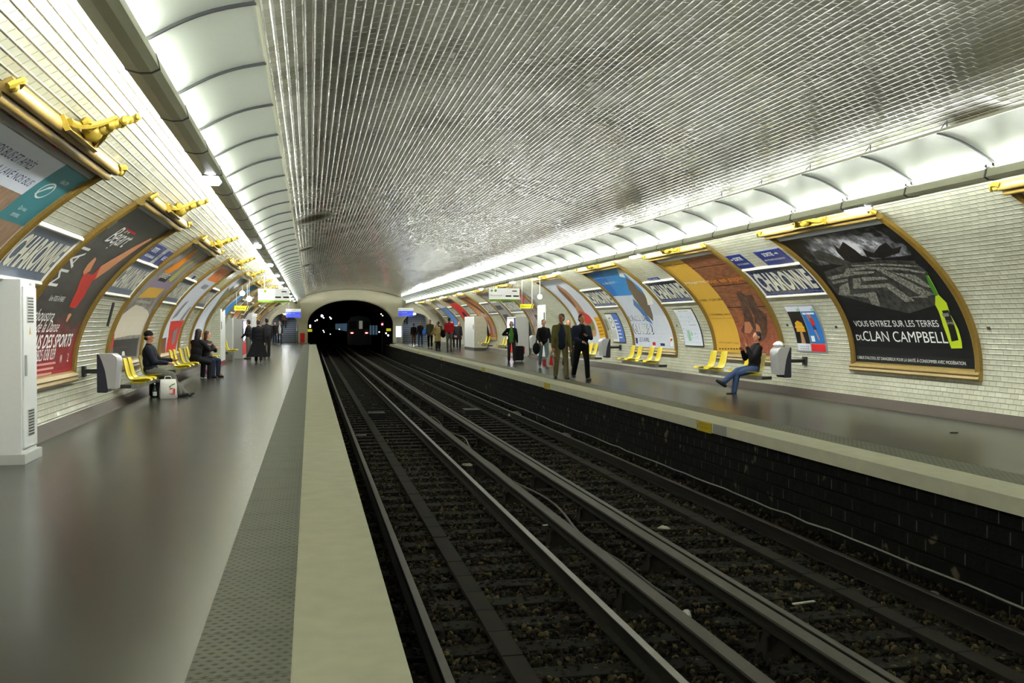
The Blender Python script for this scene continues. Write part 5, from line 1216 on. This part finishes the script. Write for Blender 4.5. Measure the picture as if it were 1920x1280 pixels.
scrap('paper_scrap', 4.3, 11.6, .13, PM['greytxt'], 'thin pale wrapper in the middle of the right track', 'wrapper')
scrap('paper_scrap', 2.75, 17.5, .16, PM['greytxt'], 'pale scrap beside the left conductor rail', 'paper')
scrap('orange_scrap', 1.18, 12.3, .05, PM['orange2'], 'small orange scrap beside the left track cover boards', 'wrapper')
scrap('moss_tuft', 5.72, 6.9, .09, PM['bottlegreen'], 'little green moss tuft at the foot of the right track wall', 'moss')
mb = MB(); mb.box((-.12, -.015, 0), (.12, .015, .012)); o = mb.build('white_stick', PM['white']); o.location = (4.35, 8.15, BED_Z + .05); o.rotation_euler = (0, 0, .2); tag(o, 'short white stick on a sleeper of the right track', 'stick')
c = copy_tree(o, (1.12, 22.6, BED_Z + .05), .1, 'short white strip near the left running rail'); c = copy_tree(o, (2.95, 12.0, BED_Z + .05), .35, 'short white strip between the conductor rails')
mb = MB(); mb.box((-.05, -.03, 0), (.05, .03, .012)); o = mb.build('flattened_can', M_BLACK); o.location = (8.52, 11.85, 0); o.rotation_euler = (0, 0, .4); tag(o, 'tiny dark flattened scrap on the right platform floor', 'scrap')
for x, y, lab in ((1.75, 27.0, 'dark square box between the rails of the left track'), (4.45, 27.5, 'dark square box between the rails of the right track')):
    mb = MB(); mb.box((-.22, -.3, 0), (.22, .3, .14)); o = mb.build('track_box', M_BLACK); o.location = (x, y, BED_Z + .04); tag(o, lab, 'box')
# ================================================================== PEOPLE
M_SKIN = M('light_skin', srgb(206, 150, 122), 0.5, noise=.05); M_SKIN2 = M('tanned_skin', srgb(170, 112, 84), 0.5, noise=.05); M_SKIN3 = M('dark_skin', srgb(92, 60, 46), 0.5, noise=.05)
def cloth(n, rgb): return M('cloth_' + n, srgb(*rgb), 0.85, noise=.18, nscale=14, bump=.25, spec=.2)
C_BLACK = cloth('black', (20, 20, 22)); C_DARK = cloth('charcoal', (40, 40, 44)); C_NAVY = cloth('navy', (34, 42, 62)); C_JEAN = cloth('denim', (50, 66, 98)); C_LJEAN = cloth('light_denim', (112, 128, 138)); C_OLIVE = cloth('olive', (104, 98, 58)); C_KHAKI = cloth('khaki', (122, 112, 78)); C_GREEN = cloth('green', (62, 116, 52)); C_RED = cloth('red', (150, 24, 34)); C_GREY = cloth('grey', (92, 92, 84)); C_BEIGE = cloth('beige', (178, 158, 106)); C_BROWN = cloth('brown', (84, 62, 44)); C_PINK = cloth('pink', (190, 120, 170))
H_BLACK = M('black_hair', srgb(20, 18, 16), .6, noise=.3, nscale=40, bump=.4); H_BROWN = M('brown_hair', srgb(66, 46, 32), .6, noise=.3, nscale=40, bump=.4); H_BLOND = M('blond_hair', srgb(160, 120, 70), .6, noise=.3, nscale=40, bump=.4); H_GREY = M('grey_hair', srgb(140, 138, 134), .6, noise=.3, nscale=40, bump=.4)
M_SHOE = M('black_shoe_leather', srgb(22, 20, 20), .35); M_TRAINER = M('grey_trainer', srgb(140, 140, 140), .6)
def voxel(mb, name, mat, parent, size, smooth=3):
    me = bpy.data.meshes.new('tmp'); me.from_pydata(mb.v, [], mb.f)
    bm = bmesh.new(); bm.from_mesh(me); bmesh.ops.recalc_face_normals(bm, faces=bm.faces); bm.to_mesh(me); bm.free()
    ob = bpy.data.objects.new('tmp', me); COL.objects.link(ob)
    r = ob.modifiers.new('r', 'REMESH'); r.mode = 'VOXEL'; r.voxel_size = size; r.use_smooth_shade = True
    if smooth: s = ob.modifiers.new('s', 'SMOOTH'); s.iterations = smooth; s.factor = .5
    dg = bpy.context.evaluated_depsgraph_get(); out = bpy.data.meshes.new_from_object(ob.evaluated_get(dg)); out.name = name
    bpy.data.objects.remove(ob); bpy.data.meshes.remove(me)
    out.materials.clear(); out.materials.append(mat)
    return link(name, out, parent)
def limb(mb, pts, rs, n=12):
    """tapered limb with rounded joints"""
    for i in range(len(pts) - 1):
        a, b = Vector(pts[i]), Vector(pts[i + 1])
        if (b - a).length < 1e-4: continue
        k = 4; mb.tube([a.lerp(b, t / k) for t in range(k + 1)], [rs[i] + (rs[i + 1] - rs[i]) * t / k for t in range(k + 1)], n)
    for p, r in zip(pts, rs): mb.sphere(p, r, n, 8)
def egg(mb, c, sx, sy, sz, n=14, m=10, rot=None):
    k = len(mb.v); mb.sphere((0, 0, 0), 1.0, n, m)
    for i in range(k, len(mb.v)):
        v = Vector(mb.v[i]); v = Vector((v.x * sx, v.y * sy, v.z * sz))
        if rot: v = rot @ v
        mb.v[i] = tuple(v + Vector(c))
def rx(a): return Matrix.Rotation(a, 3, 'X')
def person(label, x, y, face, H=1.7, legs=((0, 0, 0), (0, 0, 0)), arms=((5, 6, 10), (5, 6, 10)), lean=0, head=(0, 0), seat=None, top=C_DARK, trousers=C_JEAN, shoes=M_SHOE, skin=M_SKIN, hair=H_BROWN, hairlen=0, cap=None, coat=0, under=None, build_=1.0, z=0.0, vox=None, skirt=None, group=None, shirt_white=False, flare=0):
    """legs: (thigh forward deg, knee bend deg, outward deg); arms: (forward, outward, elbow bend[, inward])"""
    near = abs(y) < 42; vox = vox or (.010 if near else .016)
    k = H / 1.70; w = build_
    root = empty('person', (x, y, z), label, 'person', group, rz=radians(face))
    L1, L2 = .43 * k, .42 * k; hipz = .93 * k
    R = rx(radians(-lean))                                       # lean forward = towards +Y
    hips = [Vector((s * .092 * k, 0, 0)) for s in (-1, 1)]
    J = []
    for s, hp, (a, b, o) in zip((-1, 1), hips, legs):
        a, b, o = radians(a), radians(b), radians(o)
        kn = hp + Vector((s * sin(o) * L1, sin(a) * cos(o) * L1, -cos(a) * cos(o) * L1))
        an = kn + Vector((s * sin(o) * .3 * L2, sin(a - b) * L2, -cos(a - b) * L2))
        J.append((hp, kn, an, a - b))
    if seat is None: hz = -min(j[2].z for j in J) + .085 * k
    else: hz = seat + .10 * k
    base = Vector((0, 0, hz))
    def T(v): return base + R @ Vector(v)
    sh = [T((s * .162 * k * w, 0, .452 * k)) for s in (-1, 1)]
    neck = T((0, 0.005, .555 * k)); hd = T((0, .02 * k, .70 * k))
    hz_, hx_ = radians(head[0]), radians(head[1])
    HR = Matrix.Rotation(hz_, 3, 'Z') @ rx(hx_)
    A = []
    for s, p, arm in zip((-1, 1), sh, arms):
        a, o, e = [radians(q) for q in arm[:3]]; inn = radians(arm[3]) if len(arm) > 3 else 0
        el = p + Vector((s * sin(o), sin(a) * cos(o), -cos(a) * cos(o))) * .285 * k
        d2 = Vector((-s * sin(inn) + s * sin(o) * .4, sin(a + e) * cos(inn), -cos(a + e) * cos(inn))).normalized()
        A.append((p, el, el + d2 * .255 * k, d2))
    # ---- body: one continuous skin surface
    b = MB()
    egg(b, T((0, 0, .10 * k)), .14 * k * w, .095 * k * w, .13 * k); egg(b, T((0, .005, .33 * k)), .145 * k * w, .095 * k * w, .22 * k)
    limb(b, [T((0, 0, .05 * k)), T((0, 0, .45 * k))], [.09 * k * w, .085 * k * w])
    limb(b, [T((0, -.005, .48 * k)), neck, T((0, .012, .62 * k))], [.07 * k, .055 * k, .052 * k])
    # head with jaw, nose, ears
    def Hd(v): return hd + HR @ (Vector(v) * k)
    egg(b, Hd((0, -.005, .02)), .075 * k, .092 * k, .098 * k, rot=HR); egg(b, Hd((0, .03, -.055)), .052 * k, .055 * k, .055 * k, rot=HR)
    egg(b, Hd((0, .093, -.012)), .014 * k, .018 * k, .024 * k, 8, 6, rot=HR)
    for s in (-1, 1): egg(b, Hd((s * .077, -.005, -.005)), .010 * k, .018 * k, .03 * k, 8, 6, rot=HR)
    for (hp, kn, an, fa), s in zip(J, (-1, 1)):
        hp, kn, an = base + hp, base + kn, base + an
        limb(b, [hp, kn, an], [.078 * k * w, .052 * k, .038 * k]); ft = Vector((s * .01, .05 * k, -.04 * k)); limb(b, [an + Vector((0, -.01 * k, -.035 * k)), an + ft], [.028 * k, .022 * k], 8)
    for (p, el, wr, d2), s in zip(A, (-1, 1)):
        limb(b, [p, el, wr], [.05 * k, .038 * k, .026 * k])
        side = d2.cross(Vector((0, 0, 1))); side = side.normalized() if side.length > .1 else Vector((0, 1, 0))
        if side.y < 0: side = -side
        nrm = d2.cross(side).normalized()
        palm = wr + d2 * .055 * k; limb(b, [wr, palm, wr + d2 * .085 * k], [.026 * k, .030 * k, .028 * k], 8)
        for q, ln in ((-1.5, .058), (-.5, .072), (.5, .076), (1.5, .066)):
            f0 = wr + d2 * .085 * k + side * q * .017 * k; f1 = f0 + d2 * ln * .5 * k + nrm * .006 * k; f2 = f1 + (d2 * .8 + nrm * .55).normalized() * ln * .5 * k
            limb(b, [f0, f1, f2], [.0095 * k, .009 * k, .0075 * k], 6)
        t0 = wr + d2 * .035 * k + side * .024 * k; t1 = t0 + (d2 * .6 + side).normalized() * .035 * k; limb(b, [t0, t1, t1 + (d2 + nrm * .3).normalized() * .03 * k], [.012 * k, .010 * k, .008 * k], 6)
    voxel(b, 'body', skin, root, min(vox, .011), 2)
    # eyes, brows and mouth
    f = MB()
    for s in (-1, 1): f.sphere(tuple(Hd((s * .030, .083, .010))), .0065 * k, 8, 6)
    f.build('eyes', M_BLACK, root)
    f = MB(); q = [Hd((-.022, .083, -.058)), Hd((0, .089, -.060)), Hd((.022, .083, -.058))]; f.tube(q, .0045 * k, 6); f.build('mouth', PM['dkred'], root)
    # ---- top garment
    g_ = MB(); hem = -.02 * k if not coat else 0
    egg(g_, T((0, 0, .04 * k)), .172 * k * w, .13 * k * w, .14 * k); egg(g_, T((0, 0, .2 * k)), .178 * k * w, .13 * k * w, .2 * k); egg(g_, T((0, .005, .36 * k)), .185 * k * w, .13 * k * w, .2 * k); limb(g_, [T((-.10 * k * w, -.005, .455 * k)), T((.10 * k * w, -.005, .455 * k))], [.078 * k, .078 * k])
    limb(g_, [T((0, -.01, .50 * k)), T((0, 0, .545 * k))], [.075 * k, .062 * k])
    for (p, el, wr, d2) in A: limb(g_, [p, el, wr - d2 * .01], [.072 * k * w, .060 * k, .046 * k])
    if coat:
        rings = []
        for i in range(7):
            t = i / 6; zc = .16 * k - t * (coat * k); r = .17 + .05 * t + flare * t * t
            c = base + Vector((0, 0, zc)); rings.append([c + Vector(((r + flare * .6 * t * max(0, -cos(a_))) * k * w * cos(a_), (r * .72) * k * sin(a_), .012 * sin(3 * a_) * t)) for a_ in [2 * pi * j / 20 for j in range(20)]])
        g_.loft(rings)
    voxel(g_, 'coat' if coat else 'jacket', top, root, vox, 4)
    if under:
        u = MB(); egg(u, T((0, .060 * k, .25 * k)), .115 * k * w, .098 * k * w, .30 * k); limb(u, [T((0, .048 * k, -.03 * k)), T((0, .052 * k, .36 * k))], [.108 * k * w, .092 * k * w]); voxel(u, 'shirt', under, root, vox, 2)
    # ---- trousers
    t_ = MB(); egg(t_, T((0, 0, .02 * k)), .15 * k * w, .115 * k * w, .11 * k)
    for (hp, kn, an, fa), s in zip(J, (-1, 1)):
        hp, kn, an = base + hp, base + kn, base + an; limb(t_, [hp, kn, kn.lerp(an, .94)], [.098 * k * w, .072 * k, .064 * k])
    voxel(t_, 'trousers', trousers, root, vox, 3)
    for (hp, kn, an, fa), s in zip(J, (-1, 1)):
        an = base + an; d_ = Vector((s * .12, cos(fa * .6), sin(fa * .6) if seat is not None or fa > .3 else 0)).normalized(); q = MB()
        h0 = an + Vector((0, 0, -.045 * k)) - d_ * .05 * k; limb(q, [h0, h0 + d_ * .12 * k, h0 + d_ * .215 * k], [.042 * k, .042 * k, .034 * k], 10)
        voxel(q, 'shoe', shoes, root, vox, 1)
    # ---- hair or cap
    h_ = MB()
    if cap:
        egg(h_, Hd((0, -.016, .062)), .086 * k, .098 * k, .078 * k, rot=HR); limb(h_, [Hd((0.07 * cos(t), -.01 + .082 * sin(t), .045)) for t in [2 * pi * i / 12 for i in range(13)]], [.016 * k] * 13, 6); voxel(h_, 'knit_cap', cap, root, vox, 2)
        h_ = MB(); egg(h_, Hd((0, -.045, -.02)), .075 * k, .06 * k, .055 * k, rot=HR); voxel(h_, 'hair', hair, root, vox, 1)
    else:
        egg(h_, Hd((0, -.022, .045)), .083 * k, .093 * k, .082 * k, rot=HR); egg(h_, Hd((0, -.042, -.012)), .081 * k, .068 * k, .082 * k, rot=HR)
        if hairlen:
            egg(h_, Hd((0, -.045, -.06 - hairlen * .3)), .085 * k, .055 * k, (.08 + hairlen) * k, rot=HR)
            for s in (-1, 1): egg(h_, Hd((s * .072, -.01, -.04)), .022 * k, .04 * k, (.07 + hairlen * .5) * k, 8, 8, rot=HR)
        voxel(h_, 'hair', hair, root, vox, 1)
    return root, [base + R @ Vector((0, 0, 0))] + [a[2] for a in A]
# --- left platform
person('person in dark knit cap and navy jacket sitting alone on the nearest left bench', -3.14, 20.85, -90, 1.66, legs=((64, 22, 6), (80, 58, 4)), arms=((35, 4, 55, 10), (25, 6, 60, 15)), lean=-4, head=(0, -2), seat=.43, top=cloth('dark_navy', (24, 28, 38)), trousers=C_GREY, build_=1.15, cap=C_BLACK, hair=H_BLACK, skin=M_SKIN2)
person('person in black coat with black hair hugging a companion on the left bench', -3.04, 27.75, -38, 1.72, legs=((80, 85, 3), (76, 80, 3)), arms=((48, 4, 75, 50), (48, 2, 70, 40)), lean=10, head=(-20, -12), seat=.43, top=C_BLACK, trousers=C_BLACK, hair=H_BLACK, hairlen=.10, shoes=M_TRAINER)
person('person in dark grey jacket half hidden by the black coated companion on the left bench', -2.88, 28.5, -125, 1.60, legs=((82, 86, 3), (80, 82, 3)), arms=((40, 6, 80, 50), (40, 5, 70, 45)), lean=8, head=(25, -10), seat=.43, top=C_DARK, trousers=C_NAVY, hair=H_BROWN, hairlen=.05)
person('person in a long swinging black coat walking away on the left platform', -1.95, 39.0, 0, 1.62, legs=((14, 4, 1), (-14, 12, 1)), arms=((12, 8, 15), (-8, 8, 12)), top=C_BLACK, trousers=C_BLACK, hair=H_BROWN, coat=.83, flare=.14, build_=1.12)
person('person in dark jacket and peaked hair standing by the lit drinks machine', -2.55, 43.0, 70, 1.62, arms=((15, 6, 40, 20), (10, 8, 30)), top=C_BLACK, trousers=C_GREY, hair=H_BLACK, shirt_white=True)
person('person in grey jacket with dark hair seen behind the long black coat', -1.86, 44.2, 20, 1.70, top=C_DARK, trousers=C_DARK, hair=H_BLACK, arms=((10, 14, 20), (5, 10, 10)), skin=M_SKIN2)
person('person in dark suit walking towards the camera from the left staircase', -2.2, 74.2, 180, 1.68, legs=((12, 6, 1), (-12, 10, 1)), top=C_DARK, trousers=C_NAVY, hair=H_BROWN, under=cloth('white', (190, 190, 190)))
person('person in black coat at the bottom of the left staircase', -2.72, 79.0, 180, 1.62, top=C_BLACK, trousers=C_NAVY, hair=H_BLACK, coat=.35)
person('blurred looking person in brown coat climbing the left staircase', -2.1, 83.6, 0, 1.7, legs=((28, 40, 1), (-8, 6, 1)), top=C_BROWN, trousers=C_DARK, hair=H_BROWN, coat=.4, z=1.15)
# --- right platform
person('person in green top and dark suit standing with hand on hip by a black suitcase', 7.66, 37.6, 165, 1.56, legs=((2, 2, 3), (-2, 2, 2)), arms=((-5, 12, 8, 0), (-12, 42, 95, 70)), top=C_BLACK, under=C_GREEN, trousers=C_DARK, hair=H_BLACK, hairlen=.02, head=(10, 8))
person('youngster in black jacket and light jeans walking towards the camera with a dark shoulder bag', 7.78, 32.7, 175, 1.60, legs=((14, 6, 2), (-12, 10, 1)), arms=((10, 12, 30, 5), (8, 14, 40, 25)), top=C_BLACK, trousers=C_LJEAN, hair=H_BROWN, shoes=M_TRAINER)
person('bearded person in open olive jacket and khaki trousers walking towards the camera', 6.57, 25.6, 178, 1.71, legs=((10, 4, 3), (-9, 8, 2)), arms=((6, 9, 10), (4, 10, 12)), top=C_OLIVE, under=C_NAVY, trousers=C_KHAKI, hair=H_BLACK, skin=M_SKIN2, head=(-35, 0), build_=1.05)
person('smiling person with blond hair and dark clothes walking behind the olive jacket', 8.55, 32.3, 178, 1.60, legs=((16, 6, 2), (-14, 12, 2)), top=C_BLACK, trousers=C_BLACK, hair=H_BLOND, hairlen=.06)
person('person in navy jacket and black trousers walking beside the olive jacket', 6.97, 25.0, 182, 1.70, legs=((14, 6, 3), (-14, 16, 3)), arms=((24, 8, 85, 45), (10, 8, 60, 40)), top=C_NAVY, under=C_BLACK, trousers=C_BLACK, hair=H_BROWN, head=(15, 0), build_=1.12)
person('person in black sweater and jeans sitting cross legged on the right bench, hand at face', 9.22, 19.5, 90, 1.64, legs=((76, 66, -3), (84, 30, -18)), arms=((42, 10, 118, 22), (38, 6, 105, 35)), lean=-8, head=(10, 0), seat=.43, top=C_BLACK, trousers=C_JEAN, hair=H_BLACK, skin=M_SKIN2)
person('tall person in red sweater and grey trousers standing with back to the camera', 7.72, 55.6, -5, 1.82, top=C_RED, trousers=C_GREY, hair=H_BLACK, skin=M_SKIN3, arms=((12, 8, 40, 10), (12, 8, 40, 10)), build_=1.12)
person('stooping person in beige coat with a black shoulder bag, back to the camera', 7.22, 56.8, 15, 1.57, lean=10, top=C_BEIGE, trousers=C_DARK, hair=H_GREY, coat=.55, arms=((20, 14, 50), (10, 8, 20)))
person('person in black coat just beyond the beige coat', 7.66, 60.0, 20, 1.62, top=C_BLACK, trousers=C_BLACK, hair=H_BROWN, coat=.3)
person('grey haired person in olive green coat standing beyond the beige coat', 7.42, 62.2, 170, 1.74, top=cloth('dull_olive', (62, 66, 48)), trousers=C_BLACK, hair=H_GREY, coat=.35)
person('person in black coat right of the red sweater, left of a similar one', 8.62, 60.6, 150, 1.62, top=C_BLACK, trousers=C_BLACK, hair=H_BLACK, coat=.5)
person('person in charcoal coat nearest to the low pale pier', 8.93, 60.1, 190, 1.60, top=C_DARK, trousers=C_BLACK, hair=H_BLACK, coat=.5)
person('person with light brown hair carrying a bright blue bag near the right staircase', 7.5, 68.6, 0, 1.62, legs=((8, 4, 1), (-8, 8, 1)), top=C_BLACK, trousers=C_JEAN, hair=H_BLOND, hairlen=.04)
person('shorter person in black walking beside the one with the blue bag', 7.08, 69.0, 0, 1.52, legs=((-8, 8, 1), (8, 4, 1)), top=C_BLACK, trousers=C_BROWN, hair=H_BROWN)
person('person in black climbing the right staircase with a shoulder bag', 7.95, 84.0, 0, 1.68, legs=((30, 42, 1), (-6, 6, 1)), top=C_BLACK, trousers=C_DARK, hair=H_BLACK, arms=((10, 25, 20), (10, 20, 20)), z=1.32)

# --- what they carry or put down
root = empty('carrier_bag', (-2.76, 20.45, 0), 'white plastic carrier bag with a red mark standing on the left platform', 'bag', rz=.25)
mb = MB(); rq = random.Random(5)
rings = []
for i, (z_, wx, wy) in enumerate(((0, .15, .08), (.03, .165, .1), (.15, .16, .11), (.28, .15, .09), (.36, .145, .06), (.385, .14, .035))):
    rings.append([(wx * (1 + rq.uniform(-.05, .05)) * (1 if abs(cos(a)) > .7 else abs(cos(a)) / .7) * (1 if cos(a) > 0 else -1), wy * (1 + rq.uniform(-.08, .08)) * (1 if abs(sin(a)) > .7 else abs(sin(a)) / .7) * (1 if sin(a) > 0 else -1), z_) for a in [2 * pi * (j + .5) / 16 for j in range(16)]])
mb.loft(rings); mb.build('bag_body', M('white_thin_plastic', srgb(208, 206, 200), .35, noise=.08, nscale=30, bump=.6), root, smooth=True)
for s in (-1, 1): mb = MB(); mb.tube([(-.07, s * .03, .38), (-.05, s * .035, .44), (.05, s * .035, .44), (.07, s * .03, .38)], .006, 6); mb.build('handle', PM['white'], root)
f = Flat(); f.poly('redflat', [(.01, .1), (.11, .08), (.12, .2), (.02, .22)]); f.text('white', 'E', (.03, .11, .09, .19), bold=1); f.poly('bottlegreen', [(.0, .24), (.06, .29), (.12, .31), (.12, .29), (.05, .26), (.02, .22)]); f.build('printed_mark', lambda a, b, z: Vector((a, -.112 - z, b)), root, step=0)
root = empty('shoulder_bag', (-3.0, 21.0, 0), 'black bag with a pale top beside the white carrier bag', 'bag')
mb = MB(); mb.loft([[(wx * cos(a), wy * sin(a), z_) for a in [2 * pi * j / 14 for j in range(14)]] for z_, wx, wy in ((0, .17, .13), (.04, .2, .15), (.2, .2, .15), (.3, .19, .12))]); mb.build('bag_body', C_BLACK, root, smooth=True); mb = MB(); mb.box((-.17, -.1, .3), (.17, .1, .34)); mb.build('folded_paper', PM['greytxt'], root, bevel=.008)
root = empty('bottle', (-3.06, 20.78, 0), 'small dark bottle with a pale label before the black bag', 'bottle'); mb = MB(); mb.loft([[(r * cos(a), r * sin(a), z_) for a in [2 * pi * j / 12 for j in range(12)]] for z_, r in ((0, .036), (.01, .04), (.16, .04), (.2, .02), (.26, .014), (.28, .015))]); mb.build('glass', M('dark_green_glass', (.01, .03, .015), .1), root, smooth=True); mb = MB(); mb.tube([(0, 0, .04), (0, 0, .12)], .0415, 12); mb.build('label', PM['white'], root); mb = MB(); mb.tube([(0, 0, .27), (0, 0, .295)], .016, 10); mb.build('cap', PM['white'], root)
root = empty('handbag', (-2.78, 29.05, 0), 'pink and violet bag on the floor by the seated couple', 'bag'); mb = MB(); egg(mb, (0, 0, .14), .14, .1, .14); mb.build('bag_body', C_PINK, root, smooth=True); mb = MB(); mb.tube([(-.08, 0, .24), (-.05, 0, .4), (.05, 0, .4), (.08, 0, .24)], .01, 6); mb.build('handle', C_NAVY, root)
mb = MB(); mb.box((-.12, -.05, 0), (.12, .05, .05)); o = mb.build('small_box', PM['tan'], None, bevel=.008); o.location = (-2.6, 29.6, 0); tag(o, 'small tan box on the floor right of the pink bag', 'box')
mb = MB(); egg(mb, (0, 0, .22), .16, .14, .22); o = mb.build('rolled_rucksack', C_BROWN, None, smooth=True); o.location = (-2.95, 29.9, .28); tag(o, 'rounded brown bag just beyond the seated couple', 'bag')
root = empty('suitcase', (8.12, 38.3, 0), 'black wheeled suitcase with a red side standing beside the person in green', 'suitcase'); mb = MB(); mb.box((-.2, -.13, .05), (.16, .13, .62)); mb.build('case', C_BLACK, root, bevel=.03); mb = MB(); mb.box((.16, -.12, .3), (.2, .12, .6)); mb.build('red_pocket', C_RED, root, bevel=.01)
for xx in (-.15, .12): mb = MB(); mb.tube([(xx - .015, .08, .03), (xx + .015, .08, .03)], .03, 10); mb.build('wheel', M_BLACK, root)
mb = MB(); mb.tube([(-.1, 0, .62), (-.1, 0, .85), (.06, 0, .85), (.06, 0, .62)], .01, 6); mb.build('pull_handle', M_SILVER, root)
root = empty('carrier_bag', (6.29, 25.62, .33), 'white and red plastic bag hanging from the hand of the olive jacket', 'bag'); mb = MB(); mb.loft([[(wx * cos(a), wy * sin(a), z_) for a in [2 * pi * j / 12 for j in range(12)]] for z_, wx, wy in ((0, .08, .05), (.06, .12, .07), (.22, .11, .05), (.36, .04, .02), (.44, .015, .012))]); mb.build('bag_body', M('white_thin_plastic', (1, 1, 1)), root, smooth=True); f = Flat(); f.poly('redflat', [(-.06, .06), (.05, .05), (.02, .3), (-.02, .3)]); f.build('red_mark', lambda a, b, z: Vector((a, -.075 - z, b)), root, step=0)
mb = MB(); egg(mb, (0, 0, 0), .13, .1, .2); o = mb.build('shoulder_bag', C_BLACK, None, smooth=True); o.location = (7.48, 32.5, .66); tag(o, 'soft black bag hanging at the hip of the youngster in light jeans', 'bag')
mb = MB(); egg(mb, (0, 0, 0), .17, .1, .22); o = mb.build('shopping_bag', M('bright_blue_nylon', srgb(40, 110, 220), .5), None, smooth=True); o.location = (7.78, 68.35, .95); tag(o, 'bright blue bag carried near the right staircase', 'bag')
mb = MB(); egg(mb, (0, 0, 0), .16, .09, .24); o = mb.build('shoulder_bag', C_BLACK, None, smooth=True); o.location = (7.5, 56.55, .95); tag(o, 'black bag on the back of the person in the beige coat', 'bag')
mb = MB(); egg(mb, (0, 0, 0), .12, .08, .3); o = mb.build('shopping_bag', M('royal_blue_nylon', srgb(40, 66, 150), .5), None, smooth=True); o.location = (-1.78, 83.2, 2.35); tag(o, 'blue bag carried up the left staircase', 'bag')
mb = MB(); mb.box((-.12, -.02, 0), (.12, .02, .34)); o = mb.build('paper_bag', PM['white']); o.location = (-2.42, 78.9, .3); tag(o, 'white bag held at the bottom of the left staircase', 'bag')
mb = MB(); mb.box((-.2, -.15, 0), (.2, .15, .22)); o = mb.build('red_crate', C_RED, None, bevel=.01); o.location = (8.35, 34.3, 0); tag(o, 'dark red box on the floor behind the youngster in light jeans', 'box')
